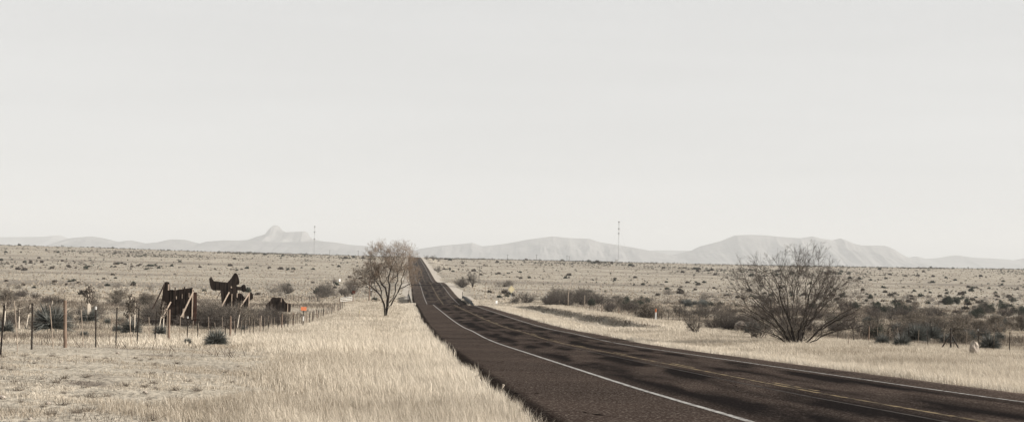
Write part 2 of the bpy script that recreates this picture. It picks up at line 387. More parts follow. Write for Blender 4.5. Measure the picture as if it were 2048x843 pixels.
def marks(name, material, segs, parent=road, lift=.005):
    V = []; Fs = []
    for (d, w, ya, yb) in segs:
        n_ = max(2, int((yb-ya)/(1.0 if yb < 330 else 4.0))+1); Ys = np.linspace(ya, yb, n_)
        for s_ in (-1, 1):
            pass
        X = road_x(Ys); b0 = sum(len(v) for v in V)
        L = np.stack([X+d-w/2, Ys, road_z(Ys)+crown(d-w/2)+lift], -1); R = np.stack([X+d+w/2, Ys, road_z(Ys)+crown(d+w/2)+lift], -1)
        V.append(np.concatenate([L, R])); k = np.arange(n_-1)
        Fs.append(np.stack([b0+k, b0+n_+k, b0+n_+k+1, b0+k+1], -1))
    o = obj(name, mesh_np(name, np.concatenate(V), np.concatenate(Fs), None, True), material, None); tag(o, kind='structure'); return o
marks('edge_line', M['whiteline'], [(-3.6, .12, -40, 1400), (3.6, .11, -40, 1400)])
segs = [(0, .11, -40, 1400)]
for y in np.arange(-8, 240, 12.2): segs.append((.26, .11, y, y+3.4))
marks('centre_line', M['yellowline'], segs)
marks('old_line', M['oldline'], [(-.62, .09, 5, 75)], lift=.004)
# dark bands across the road
def cross_band(Y0, w, d0=-6.4, d1=5.2, slope=0.0):
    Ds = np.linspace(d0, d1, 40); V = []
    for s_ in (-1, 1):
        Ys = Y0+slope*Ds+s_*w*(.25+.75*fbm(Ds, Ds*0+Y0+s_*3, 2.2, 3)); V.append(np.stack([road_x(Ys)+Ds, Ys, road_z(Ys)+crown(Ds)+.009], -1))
    k = np.arange(39); o = obj('dark_band', mesh_np('dark_band', np.concatenate(V), np.stack([k, k+1, k+41, k+40], -1)), M['near_black']); tag(o, kind='structure')
cross_band(79, .5, slope=-.15); cross_band(236, 2.0); cross_band(437, 5)
# dark soil shoulder beside the slab; on the right, grass shadow is painted in
for (a, b, nm) in ((LEDGE-.62, LEDGE+.2, 'l'), (REDGE-.2, REDGE+.75, 'r')):
    Ds = np.linspace(a, b, 5); Ys = Yfine[Yfine < 330]; DDs, YYs = np.meshgrid(Ds, Ys); DDs = DDs.copy()
    k = 0 if nm == 'l' else -1; DDs[:, k] += (fbm(Ys, Ys*0+8, .8, 4)-.5)*1.1
    X = road_x(YYs)+DDs; Z = ground_z(X, YYs, False)+.012; i = np.arange(X.size).reshape(X.shape)
    Z = np.where((DDs > LEDGE) & (DDs < REDGE), road_z(YYs)-.09, Z+.01)
    F = np.stack([i[:-1, :-1], i[:-1, 1:], i[1:, 1:], i[1:, :-1]], -1).reshape(-1, 4)
    o = obj('road_shoulder', mesh_np('road_shoulder', np.stack([X, YYs, Z], -1), F), M['edge_soil'] if nm == 'l' else M['edge_shade']); tag(o, kind='structure')

M['gravel'] = mat('pale_gravel', (.50,.45,.385), (.36,.32,.27), scale=1.2, bump=.3)
for (a, b) in ((LEDGE-2.6, LEDGE-.1), (REDGE+.1, REDGE+3.2)):
    Ys = Yr[(Yr > 250) & (Yr < 1350)]; Ds = np.linspace(a, b, 4); DDs, YYs = np.meshgrid(Ds, Ys); DDs = DDs.copy(); k = 0 if a < 0 else -1
    DDs[:, k] += (fbm(Ys, Ys*0+2, 25, 5)-.5)*3.4
    X = road_x(YYs)+DDs; Z = ground_z(X, YYs, False)+.02; i = np.arange(X.size).reshape(X.shape)
    F = np.stack([i[:-1, :-1], i[:-1, 1:], i[1:, 1:], i[1:, :-1]], -1).reshape(-1, 4)
    o = obj('gravel_shoulder', mesh_np('gravel_shoulder', np.stack([X, YYs, Z], -1), F), M['gravel']); tag(o, kind='structure')

# ------------------------------------------------------------------ mountains
def mountain(name, prof, dist, depth, foot=-60, seed=0, cap=.0):
    px = np.array([p[0] for p in prof], float); py = np.array([p[1] for p in prof], float)
    xs = np.linspace(px[0], px[-1], int((px[-1]-px[0])/1.5)+2); ys = np.interp(xs, px, py)
    az = []; el = []
    for x, y in zip(xs, ys): r = ray(x, y); az.append(r.x/r.y); el.append(r.z/r.y)
    az = np.array(az); el = np.array(el); ns = 61
    s = np.linspace(0, 2, ns)                     # 0 front foot, 1 ridge, 2 back foot
    U, Sg = np.meshgrid(az, s, indexing='ij'); Rz = (el*dist)[:, None]
    Yd = dist+(Sg-1)*depth
    q = 1-np.abs(Sg-1)
    gul = np.abs(fbm(U*dist*1.0+seed*777, Yd*.35, 260, 5)-.5)*2
    rib = 1-np.abs(fbm(U*dist+seed*313, Yd*.12, 330, 5)-.5)*2
    shape = .36*q**1.1+.40*smooth(.40, .86, q)+.24*smooth(.84, .93, q); shape = shape-(.86-rib)*.34*smooth(0, .3, q)*(1-smooth(.80, .97, q))
    H = foot+(Rz-foot)*np.clip(shape, 0, 1)
    H = np.where(q > .999, Rz, np.minimum(H, foot+(Rz-foot)*.985*np.ones_like(H)))
    X = U*dist*(1+.0*Sg)
    P = np.stack([X, Yd, H], -1); a, b = X.shape; i = np.arange(a*b).reshape(a, b)
    F = np.stack([i[:-1, :-1], i[1:, :-1], i[1:, 1:], i[:-1, 1:]], -1).reshape(-1, 4)
    o = obj(name, mesh_np(name, P, F, None, True), M['mountain']); tag(o, kind='structure'); return o
mountain('mountain_range', [(-260,484),(-200,476),(-120,472),(-60,475),(0,474),(90,473),(118,470),(135,478),(160,486),(200,494)], 20500, 2500, seed=1)
mountain('mountain_range', [(90,494),(120,484),(150,475),(185,472),(215,478),(235,484),(262,480),(290,486),(320,484),(345,478),(370,479),(400,487),(420,482),(450,480),(500,481),(560,484),(600,483),(640,482),(668,484),(700,489),(740,492),(770,499),(800,506)], 15500, 2200, seed=2)
mountain('mesa', [(430,490),(455,482),(500,479),(520,472),(537,467),(541,459),(546,454),(549,450),(556,451),(560,458),(572,464),(590,463),(611,462),(615,470),(622,477),(640,481),(670,486),(700,496)], 17000, 2700, seed=3)
mountain('mountain_range', [(790,510),(840,497),(880,491),(915,488),(945,485),(965,492),(985,490),(1010,487),(1060,478),(1090,474),(1105,472),(1130,475),(1180,477),(1200,484),(1240,490),(1280,497),(1310,503),(1350,511)], 16500, 2500, seed=4)
mountain('mountain_range', [(1230,506),(1290,501),(1310,500),(1340,500),(1390,501),(1420,506),(1460,513)], 20500, 1800, seed=5)
mountain('mesa', [(1310,520),(1350,508),(1385,500),(1400,492),(1440,482),(1470,470),(1500,469),(1530,470),(1560,473),(1600,476),(1625,472),(1640,476),(1665,480),(1680,476),(1700,485),(1720,490),(1768,491),(1780,496),(1795,506),(1812,516),(1840,524)], 17000, 2600, seed=6)
mountain('mountain_range', [(1780,528),(1812,518),(1830,512),(1850,517),(1880,515),(1900,511),(1915,510),(1940,514),(1980,516),(2010,518),(2030,520),(2048,516),(2100,510),(2180,515),(2260,520),(2330,530)], 19500, 2200, seed=7)

# ------------------------------------------------------------------ blades: grass, leaves, sword leaves
def blades(base, dirv, L, Wd, bend=None, tint=None):
    N = len(base); dirv = dirv/np.linalg.norm(dirv, axis=1, keepdims=True)
    r = rng.normal(size=(N, 3)); side = np.cross(dirv, r); side /= np.linalg.norm(side, axis=1, keepdims=True)+1e-9
    L = L[:, None]; Wd = Wd[:, None]
    mid = base+dirv*L*.55
    d2 = dirv if bend is None else dirv+bend
    d2 = d2/np.linalg.norm(d2, axis=1, keepdims=True); tip = mid+d2*L*.45
    V = np.stack([base-side*Wd*.5, base+side*Wd*.5, mid-side*Wd*.42, mid+side*Wd*.42, tip], 1).reshape(-1, 3)
    b = (np.arange(N)*5)[:, None]
    F = np.concatenate([b+[0, 1, 3], b+[0, 3, 2], b+[2, 3, 4]])
    t = np.repeat(rng.random(N) if tint is None else tint, 5)
    return V, F, t
def join(parts):
    Vs, Fs, Ts = [], [], []; o = 0
    for V, F, t in parts: Vs.append(V); Fs.append(F+o); Ts.append(t); o += len(V)
    return np.concatenate(Vs), np.concatenate(Fs), np.concatenate(Ts)

def grass_patch(Ylo, Yhi, Dlo, Dhi, dens, h, w, keep=None):
    area = (Yhi-Ylo)*(Dhi-Dlo); N = int(area*dens)
    Y = rng.uniform(Ylo, Yhi, N); D = rng.uniform(Dlo, Dhi, N); X = road_x(Y)+D
    vis = (np.abs(X) < .42*Y+2.5)
    # keep off the pavement, with a ragged fringe
    e = (fbm(X, Y, .9, 3)-.5)*.9
    ok = vis & ((D < LEDGE-.25+e*1.2) | (D > REDGE+.32+e*1.0))
    tall = fbm(X, Y, 6, 4); fine = fbm(X+9, Y+4, 1.3, 3)
    # bare patches in the left foreground and thin cover beyond the fences
    thin = smooth(-9.6, -12.6, D+(tall-.5)*5+.05*(Y-20))*(1-smooth(44, 60, Y-.9*(D+14)))
    cover = 1-thin*(.45+.53*smooth(.40, .52, fine))
    beyond = np.where(D < 0, smooth(-18, -21, D), smooth(24, 27, D))
    cover = cover*(1-beyond*smooth(.42, .58, fbm(X, Y+77, 9, 4))*.85)
    ditch = smooth(118, 140, Y)*(1-smooth(262, 300, Y))*smooth(10, 11.5, D)*(1-smooth(14, 15, D)); cover = cover*(1-.85*ditch)
    ok &= rng.random(N) < cover
    X, Y, D, tall, thin, beyond = (a[ok] for a in (X, Y, D, tall, thin, beyond)); N = len(X)
    tus = fbm(X+31, Y+12, .45, 2)
    leftish = smooth(-11, -16, D)*(1-smooth(60, 90, Y))
    Hh = h*(.45+.75*tall+.45*(tus-.5)*2)*rng.uniform(.5, 1.2, N)*(1-.70*thin)*(1-.3*beyond)*(1-.35*leftish)
    # tall pale edge of uncut grass by the pavement and in the swale
    swale = np.exp(-((Y-58-.2*(D+6))/14)**2)*(D < -7)
    Hh = Hh*(1+.25*swale)
    near_edge = np.exp(-((D-LEDGE+.6)/1.6)**2)+np.exp(-((D-REDGE-1.2)/1.8)**2)
    blot = fbm(X+500, Y*.6, 3.2, 4)
    tint = np.clip(.40+(blot-.5)*1.6+.35*(.5-tus)+.22*thin+.42*beyond+.05*leftish-.40*near_edge-.35*swale+rng.normal(0, .38, N), 0, 1)
    base = np.stack([X, Y, ground_z(X, Y, False)-.01], -1)
    lean = rng.normal(0, .15, (N, 2))*(1+3.2*(rng.random((N, 1)) < .14)); d = np.stack([lean[:, 0]-.10, lean[:, 1], np.ones(N)], -1)
    bend = np.stack([rng.normal(-.12, .24, N), rng.normal(0, .24, N), -.12*np.ones(N)], -1)
    return blades(base, d, Hh, w*rng.uniform(.7, 1.4, N), bend, tint)
gp = []
gp.append(grass_patch(8, 24, -26, -6, 1400, .34, .005))
gp.append(grass_patch(24, 46, -32, -6, 520, .38, .008))
gp.append(grass_patch(46, 90, -45, -6, 190, .42, .013))
gp.append(grass_patch(90, 170, -70, -6, 60, .45, .024))
gp.append(grass_patch(170, 330, -90, -6, 22, .36, .035))
gp.append(grass_patch(26, 60, 5, 30, 460, .31, .008))
gp.append(grass_patch(60, 110, 5, 50, 150, .31, .014))
gp.append(grass_patch(110, 200, 5, 90, 44, .33, .024))
gp.append(grass_patch(200, 340, 5, 120, 17, .34, .038))
V, F, t = join(gp)
o = obj('grass', mesh_np('grass', V, F, {'tint': t}), M['grass']); tag(o, kind='stuff', label='dry blond grass covering the verges and the ground by the fences', cat='grass')
NG = len(F)

# grass clumps out on the plain (bunch grass reads as fine grain)
N = 26000; Y = np.exp(rng.uniform(math.log(300), math.log(1500), N)); X = rng.uniform(-.43, .43, N)*Y
D = X-road_x(Y); k = (np.abs(D) > 9); X, Y = X[k], Y[k]; N = len(X)
base = np.stack([X, Y, ground_z(X, Y, False)], -1)
V, F, t = blades(base, np.stack([rng.normal(0, .3, N), rng.normal(0, .3, N), np.ones(N)], -1), rng.uniform(.2, .4, N)*(1+Y/2500), rng.uniform(.2, .5, N)*(1+Y/1200), None, np.clip(rng.normal(1.0, .15, N), .7, 1))
o = obj('bunch_grass', mesh_np('bunch_grass', V, F, {'tint': t}), M['grass']); tag(o, kind='stuff', label='dry bunch grass spread over the open plain', cat='grass')

# ------------------------------------------------------------------ branching plants
def tubes(P, R, k):                               # P (n,m,3) polylines, R (n,m) radii
    n, m, _ = P.shape; T = np.gradient(P, axis=1); T /= np.linalg.norm(T, axis=2, keepdims=True)+1e-9
    ref = np.where(np.abs(T[:, :, 2:3]) > .9, np.array([1., 0, 0]), np.array([0, 0, 1.]))
    A = np.cross(T, ref); A /= np.linalg.norm(A, axis=2, keepdims=True)+1e-9; B = np.cross(T, A)
    an = np.arange(k)*2*math.pi/k
    V = P[:, :, None]+R[:, :, None, None]*(A[:, :, None]*np.cos(an)[None, None, :, None]+B[:, :, None]*np.sin(an)[None, None, :, None])
    i = np.arange(n*m*k).reshape(n, m, k); j = np.roll(i, -1, axis=2)
    F = np.stack([i[:, :-1], j[:, :-1], j[:, 1:], i[:, 1:]], -1).reshape(-1, 4)
    return V.reshape(-1, 3), F
def grow(P0, d, L, r, m, wig, up, taper, rs, sag=0):
    n = len(P0); pts = [P0]; cur = d/np.linalg.norm(d, axis=1, keepdims=True); st = (L/(m-1))[:, None]
    for _ in range(m-1):
        cur = cur+rs.normal(0, wig, (n, 3)); cur[:, 2] += up; cur /= np.linalg.norm(cur, axis=1, keepdims=True)
        pts.append(pts[-1]+cur*st)
    P = np.stack(pts, 1); R = r[:, None]*np.linspace(1, taper, m)[None]
    return P, R
def children(P, R, L, c, t0, t1, amin, amax, lr, rr, rs, flat=0):
    n, m, _ = P.shape; t = rs.uniform(t0, t1, (n, c)); q = t*(m-1); i = np.minimum(q.astype(int), m-2); fr = (q-i)[..., None]
    a = np.arange(n)[:, None]; p = P[a, i]*(1-fr)+P[a, i+1]*fr; T = P[a, i+1]-P[a, i]; T /= np.linalg.norm(T, axis=2, keepdims=True)+1e-9
    rnd = rs.normal(size=T.shape); pr = rnd-(rnd*T).sum(2, keepdims=True)*T; pr /= np.linalg.norm(pr, axis=2, keepdims=True)+1e-9
    an = rs.uniform(amin, amax, (n, c))[..., None]; d = T*np.cos(an)+pr*np.sin(an)
    if flat: d[..., 2] *= (1-flat)
    Lc = L[:, None]*lr*rs.uniform(.6, 1.25, (n, c))*(1.15-.55*t); Rc = (R[a, i]*rr)
    return p.reshape(-1, 3), d.reshape(-1, 3), Lc.ravel(), Rc.ravel()
def plant(stems, spec, seed):
    """stems: (P0, dir, L, r) arrays; spec: list of levels. returns per level (P,R)"""
    rs = np.random.default_rng(seed); out = []; P0, d, L, r = stems
    for s_ in spec:
        P, R = grow(P0, d, L, r, s_['m'], s_['wig'], s_['up'], s_.get('taper', .4), rs); out.append((P, R, s_['k']))
        if 'c' in s_:
            P0, d, L, r = children(P, R, L, s_['c'], s_.get('t0', .25), 1.0, s_['a'][0], s_['a'][1], s_['lr'], s_['rr'], rs, s_.get('flat', 0)); r = np.maximum(r, s_.get('rmin', 0))
    return out
def tube_mesh(name, levels, sm=True):
    Vs, Fs, o = [], [], 0
    for P, R, k in levels:
        V, F = tubes(P, R, k); Vs.append(V); Fs.append(F+o); o += len(V)
    return mesh_np(name, np.concatenate(Vs), np.concatenate(Fs), None, sm)
def clamp_pts(levels, zmin=.02):
    for P, R, k in levels: P[:, :, 2] = np.maximum(P[:, :, 2], zmin)
    return levels

def network(poly, targets, rs, bow=.12, jit=.04, step=.35, tip=.006, expo=2.2, prefer=.6, axis=None):
    """join target points one by one to the nearest lower wood; returns branch polylines with pipe-model radii"""
    pos = []; par = []; paths = []
    for L_ in poly:
        prev = -1; path = []
        for q in L_:
            q = np.array(q, float); d_ = [np.linalg.norm(q-p_) for p_ in pos] if (prev == -1 and pos) else []
            if d_ and min(d_) < .12: prev = int(np.argmin(d_)); path.append(prev); continue
            pos.append(q); par.append(prev); prev = len(pos)-1; path.append(prev)
        paths.append(path)
    for T in targets[np.argsort(np.linalg.norm(targets, axis=1))]:
        A = np.array(pos); v = T-A; dist = np.linalg.norm(v, axis=1)
        outw = A/np.maximum(np.linalg.norm(A, axis=1, keepdims=True), .1); cosang = (v*outw).sum(1)/np.maximum(dist, 1e-3)
        cost = dist*(1.25-prefer*cosang); cost[A[:, 2] < .5] += 2
        i = int(np.argmin(cost)); n = max(2, int(dist[i]/step)+1); a = A[i]; path = [i]; prev = i; side = rs.normal(0, bow*dist[i], 3)
        for k in range(1, n+1):
            f = k/n; q = a+(T-a)*f+side*math.sin(f*math.pi)+(0 if k == n else 1)*rs.normal(0, jit, 3)
            pos.append(q); par.append(prev); prev = len(pos)-1; path.append(prev)
        paths.append(path)
    w = np.full(len(pos), 0.0); kids = np.bincount([p_ for p_ in par if p_ >= 0], minlength=len(pos))
    w[kids == 0] = 1
    for i in range(len(pos)-1, -1, -1):
        if par[i] >= 0: w[par[i]] += w[i]
    r = tip*w**(1/expo); return np.array(pos), r, paths
def net_tubes(pos, r, paths):
    lv = []
    for pth in paths:
        if len(pth) < 2: continue
        P = pos[pth][None]; R = r[pth].copy(); R[0] = min(R[0], R[1]*1.15); lv.append((P, R[None], 7 if R[0] > .04 else 5 if R[0] > .015 else 3))
    return lv
def in_lobes(n, lobes, rs, shell=.35):
    out = []
    vol = np.array([l[3]*l[4]*l[5] for l in lobes]); pk = rs.choice(len(lobes), n, p=vol/vol.sum())
    for k in pk:
        x, y, z, a, b, c = lobes[k]; v = rs.normal(size=3); v /= np.linalg.norm(v); out.append(np.array([x, y, z])+v*[a, b, c]*rs.uniform(shell, 1)**.6)
    return np.array(out)
# --- the pollard-like tree beside the road
def roadside_tree():
    p = atY(773, 148); 
    t = empty('tree', p, 0, 'tall leafless tree with a rounded tan crown of fine twigs, beside the road', 'tree')
    rs = np.random.default_rng(21)
    # hand laid main limbs (x right, z up, metres) read off the photograph
    limbs_ = 0
    limbs = [
     [(0,0,-.2),(.03,.1,.8),(.1,.1,1.6),(.0,.2,2.6),(-.5,.3,3.6),(-.9,.2,4.6),(-1.0,.3,5.8)],
     [(0,0,-.2),(-.12,-.05,.9),(-.35,-.1,1.8),(-.9,-.3,2.7),(-1.6,-.5,3.3),(-2.5,-.6,3.9),(-3.3,-.7,4.2)],
     [(0,0,-.2),(.2,0,1.0),(.75,.1,1.8),(1.3,.2,2.8),(1.6,.1,3.7),(1.8,.1,4.6),(2.1,.3,5.6)],
     [(.05,0,.9),(.25,-.2,1.7),(.35,-.5,2.9),(.25,-.7,4.0),(.5,-.8,5.2),(.8,-.7,6.3)],
     [(1.3,.2,2.8),(1.9,-.1,3.3),(2.5,-.3,3.6),(2.9,-.4,3.8)],
     [(-.35,-.1,1.8),(-.5,.5,2.8),(-1.2,.9,3.9),(-1.7,1.1,4.9)],
     [(.35,.1,1.6),(.9,.9,2.8),(1.1,1.4,4.0),(1.0,1.6,5.3)],
     [(-.9,-.3,2.7),(-1.2,-1.0,3.7),(-1.4,-1.4,4.8)],
    ]
    limbs = [[(a, b, c if c < 1.0 else 1.0+(c-1.0)*1.0) for a, b, c in L_] for L_ in limbs]
    rad = [.17,.14,.15,.10,.075,.085,.085,.07]
    tr = []; starts = []
    for L_, r_ in zip(limbs, rad):
        pts = np.array(L_, float); n0 = len(pts); tt = np.linspace(0, n0-1, n0*3-2)
        q = np.stack([np.interp(tt, np.arange(n0), pts[:, i]) for i in range(3)], -1); q[1:] += rs.normal(0, .035, q[1:].shape)
        R = np.linspace(r_, r_*.32, len(q)); tr.append((q[None], R[None], 8))
        starts.append((q, R))
    lobes = [(-.85,0,6.2,1.5,1.8,1.75),(1.45,0,6.3,1.7,1.9,1.65),(-2.75,-.2,4.1,1.35,1.4,1.05),(2.4,.1,4.3,1.2,1.3,1.3),(0,.2,4.7,1.7,1.8,1.0),(-1.6,.1,4.6,1.4,1.6,1.1)]
    fineL = []
    for L_ in limbs:                               # crooked wood: extra bends between the read-off points
        q = np.array(L_, float); o_ = [tuple(q[0])]
        for a_, b_ in zip(q[:-1], q[1:]):
            if b_[2] > 1.0: o_.append(tuple((a_+b_)/2+rs.normal(0, .09, 3)))
            o_.append(tuple(b_+(rs.normal(0, .04, 3) if b_[2] > 2.0 and tuple(b_) not in [(1.3,.2,2.8), (-.9,-.3,2.7)] else 0)))
        fineL.append(o_)
    limbs = fineL
    tg = in_lobes(340, lobes, rs)
    pos, r, paths = network([[q for q in L_] for L_ in limbs], tg, rs, tip=.0085, expo=2.15, bow=.10)
    main = net_tubes(pos, np.maximum(r*2.1, .03), paths[:len(limbs)]); fine_ = net_tubes(pos, r*1.15, paths[len(limbs):])
    obj('trunk', tube_mesh('trunk', main), M['bark'], t)
    obj('branches', tube_mesh('branches', fine_), M['bark'], t)
    ends = np.array([pos[pt[k]] for pt in paths[len(limbs):] for k in (-1, -1, -2, len(pt)//2)]); prevs = np.array([pos[pt[max(k-1, -len(pt))]] if k < 0 else pos[pt[k-1]] for pt in paths[len(limbs):] for k in (-1, -1, -2, len(pt)//2)])
    d = ends-prevs; d /= np.linalg.norm(d, axis=1, keepdims=True)+1e-6; outv = ends-np.array([0, 0, 3.2]); outv /= np.linalg.norm(outv, axis=1, keepdims=True)
    d = d*.5+outv*.5+rs.normal(0, .45, d.shape)+[0, 0, .15]; n = len(ends)
    lv = plant((ends, d, rs.uniform(.45, .95, n), np.full(n, .0065)), [dict(m=5, wig=.2, up=.04, k=3, c=5, a=(.35, 1.0), lr=.6, rr=.75, rmin=.0045, t0=.1, taper=.6),
               dict(m=4, wig=.22, up=.03, k=3, c=4, a=(.3, .9), lr=.6, rr=.8, rmin=.0035, t0=.1, taper=.6), dict(m=3, wig=.2, up=0, k=3, taper=.6)], 23)
    obj('twigs', tube_mesh('twigs', lv, False), M['twig_tan'], t)
    return t
roadside_tree()

def big_shrub(px, Y, height, halfw, label, seed, nst=15):
    p = atY(px, Y); t = empty('bare_shrub', p, 0, label, 'shrub'); rs = np.random.default_rng(seed)
    ph = np.linspace(-1, 1, nst)+rs.normal(0, .05, nst); stems = []
    for a_ in ph:
        th = a_*1.22; reach = rs.uniform(.80, .95)/math.sqrt((math.sin(th)/halfw)**2+(math.cos(th)/height)**2)
        q = np.array([a_*.38, rs.normal(0, .12), -.1]); y_ = rs.uniform(-.45, .45); st_ = [q]; th0 = th*.72; k = int(reach/.3)
        for i in range(k):
            f = i/k; an = th0+(th*1.18-th0)*f; dd = np.array([math.sin(an), y_, math.cos(an)])+rs.normal(0, .16, 3); dd /= np.linalg.norm(dd); st_.append(st_[-1]+dd*.3)
        stems.append(st_)
    lobes = [(0,0,3.3,halfw*.72,2.2,2.55),(-halfw*.50,0,3.3,halfw*.47,1.7,2.1),(halfw*.52,0,2.9,halfw*.47,1.7,1.8),(-halfw*.5,-.3,1.2,halfw*.4,1.4,.8),(halfw*.5,-.3,1.3,halfw*.4,1.4,.8),(.6,0,4.3,1.5,1.5,1.65)]
    tg = in_lobes(240, lobes, rs, .35); tg[:, 2] = np.maximum(tg[:, 2], .25)
    pos, r, paths = network(stems, tg, rs, tip=.0085, expo=2.3, bow=.07, jit=.03, prefer=1.0)
    obj('stems', tube_mesh('stems', net_tubes(pos, r*2.1, paths[:len(stems)])), M['bark'], t)
    obj('branches', tube_mesh('branches', net_tubes(pos, r*1.2, paths[len(stems):])), M['greybark'], t)
    ks = (-1, -1, -2); pp = paths[len(stems):]
    ends = np.array([pos[pt[k]] for pt in pp for k in ks]+[pos[pt[len(pt)//2]] for pt in pp]); prevs = np.array([pos[pt[max(k-1, -len(pt))]] for pt in pp for k in ks]+[pos[pt[len(pt)//2-1]] for pt in pp])
    d = ends-prevs; d /= np.linalg.norm(d, axis=1, keepdims=True)+1e-6; outv = ends/np.linalg.norm(ends, axis=1, keepdims=True); d = d*.6+outv*.5+rs.normal(0, .35, d.shape); n = len(ends)
    lv = plant((ends, d, rs.uniform(.45, 1.1, n), np.full(n, .008)), [dict(m=6, wig=.12, up=.03, k=3, c=4, a=(.4, 1.0), lr=.55, rr=.7, rmin=.0045, t0=.1, taper=.55),
               dict(m=4, wig=.16, up=.0, k=3, c=2, a=(.4, 1.0), lr=.7, rr=.8, rmin=.004, t0=.1, taper=.6), dict(m=3, wig=.2, up=0, k=3, taper=.6)], seed+1)
    clamp_pts(lv, .02)
    obj('twigs', tube_mesh('twigs', lv, False), M['twig_grey'], t)
    return t
big_shrub(1596, 84, 6.0, 4.5, 'large fan-shaped leafless shrub with many dark stems rising from the right verge', 41, 19)

# --- bush variants
BUSHLV = []
def bush_protos():
    out = []
    for i, (h, w, nst, mk, leaf) in enumerate([(1.6,1.3,22,'twig_brown',0),(1.3,1.5,24,'twig_grey',0),(1.9,1.2,20,'twig_brown',0),(1.2,1.0,18,'twig_grey',900),(1.5,1.4,20,'twig_brown',1400),(1.2,1.5,20,'twig_pale',0)]):
        rs = np.random.default_rng(60+i); n = nst
        az = rs.uniform(0, 2*math.pi, n); sp = rs.uniform(.1, 1.15, n)
        d = np.stack([np.cos(az)*np.sin(sp)*w/1.2, np.sin(az)*np.sin(sp)*w/1.2, np.cos(sp)+.15], -1); P0 = np.stack([rs.normal(0, .15, n), rs.normal(0, .15, n), -.05*np.ones(n)], -1)
        lv = plant((P0, d, h*rs.uniform(.7, 1.05, n), rs.uniform(.014, .028, n)), [dict(m=5, wig=.15, up=.04, k=4, c=7, a=(.4, 1.0), lr=.5, rr=.6, rmin=.008, t0=.2),
                 dict(m=4, wig=.18, up=.02, k=3, c=6, a=(.4, 1.1), lr=.55, rr=.7, rmin=.006, t0=.1), dict(m=3, wig=.2, up=0, k=3)], 70+i)
        clamp_pts(lv, 0)
        stems = tube_mesh('stems', lv[:1]); stems.materials.append(M['bark'])
        tw = tube_mesh('twigs', lv[1:], False); tw.materials.append(M[mk])
        lf = None
        if leaf:
            tips = lv[2][0][:, -1]; k = rs.integers(0, len(tips), leaf*2); b = tips[k]+rs.normal(0, .05, (leaf*2, 3))
            V, F, t = blades(b, rs.normal(size=(leaf*2, 3)), rs.uniform(.05, .11, leaf*2), rs.uniform(.03, .05, leaf*2), None, rs.random(leaf*2))
            lf = mesh_np('leaves', V, F, {'tint': t}); lf.materials.append(M['leaf_dark'] if i == 3 else M['leaf_dry'])
        out.append((stems, tw, lf)); BUSHLV.append(lv[2])
    return out
BUSH = bush_protos()
LOOK = ['round brown', 'wide low grey', 'upright brown', 'small leafy grey', 'wide tan-leaved', 'wide pale']
def bush(kind, p, rz, sc, label, group=None, sq=1.0, name='bush'):
    REG.append((kind, p, rz, sc, label, group, sq, name))
REG = []
def bush_now(kind, p, rz, sc, label, group, sq, name):
    t = empty(name, p, rz, label, 'bush', group); t.scale = (sc*sq, sc*sq, sc)
    st, tw, lf = BUSH[kind]
    obj('stems', st, None, t); obj('twigs', tw, None, t)
    if lf is not None: obj('leaves', lf, None, t)
    return t

# --- leafy dark round bushes (juniper, creosote)
def leafy_protos():
    out = []
    for i in range(3):
        rs = np.random.default_rng(90+i); n = 2600
        cl = rs.normal(0, .40, (12, 3))*[1, 1, .6]+[0, 0, .5]; k = rs.integers(0, 12, n)
        v = rs.normal(size=(n, 3)); v /= np.linalg.norm(v, axis=1, keepdims=True); p = cl[k]+v*rs.uniform(.05, .36, (n, 1)); p[:, 2] = np.abs(p[:, 2])
        V, F, t = blades(p, v*.7+rs.normal(0, .5, (n, 3))+[0, 0, .4], rs.uniform(.08, .16, n), rs.uniform(.02, .045, n), None, rs.random(n))
        lf = mesh_np('leaves', V, F, {'tint': t}); lf.materials.append(M['leaf_dark'])
        P0 = np.tile([[0, 0, -.05]], (10, 1)).astype(float); az = rs.uniform(0, 6.28, 10)
        P, R = grow(P0, np.stack([np.cos(az)*.6, np.sin(az)*.6, np.ones(10)], -1), np.full(10, .8), np.full(10, .02), 4, .15, .03, .4, rs)
        st = tube_mesh('stems', [(P, R, 4)]); st.materials.append(M['bark']); out.append((st, lf))
    return out
LEAFY = leafy_protos()
def leafy(kind, p, rz, sc, label, group=None):
    t = empty('leafy_bush', p, rz, label, 'bush', group, sc); st, lf = LEAFY[kind]; obj('stems', st, None, t); obj('leaves', lf, None, t); return t

# --- yucca / sotol rosettes, some with a dry flower stalk
def yucca_protos():
    out = []
    for i, (n, up) in enumerate([(800, .9), (640, .6), (950, 1.1)]):
        rs = np.random.default_rng(120+i); az = rs.uniform(0, 2*math.pi, n); ph = np.arccos(rs.uniform(-.3, 1, n))
        d = np.stack([np.cos(az)*np.sin(ph), np.sin(az)*np.sin(ph), np.cos(ph)+up*.25], -1)
        base = np.stack([np.cos(az)*.05, np.sin(az)*.05, np.full(n, .16)], -1)
        bend = np.stack([np.zeros(n), np.zeros(n), -.38*np.sin(ph)], -1)
        V, F, t = blades(base, d, rs.uniform(.42, .62, n), rs.uniform(.010, .018, n), bend, np.clip(rs.beta(1.2, 1.2, n), 0, 1)); V[:, 2] = np.maximum(V[:, 2], .0)
        V[:, 2] *= 1.25; m = mesh_np('leaves', V, F, {'tint': t}); m.materials.append(M['yucca']); out.append(m)
    return out
YUC = yucca_protos()
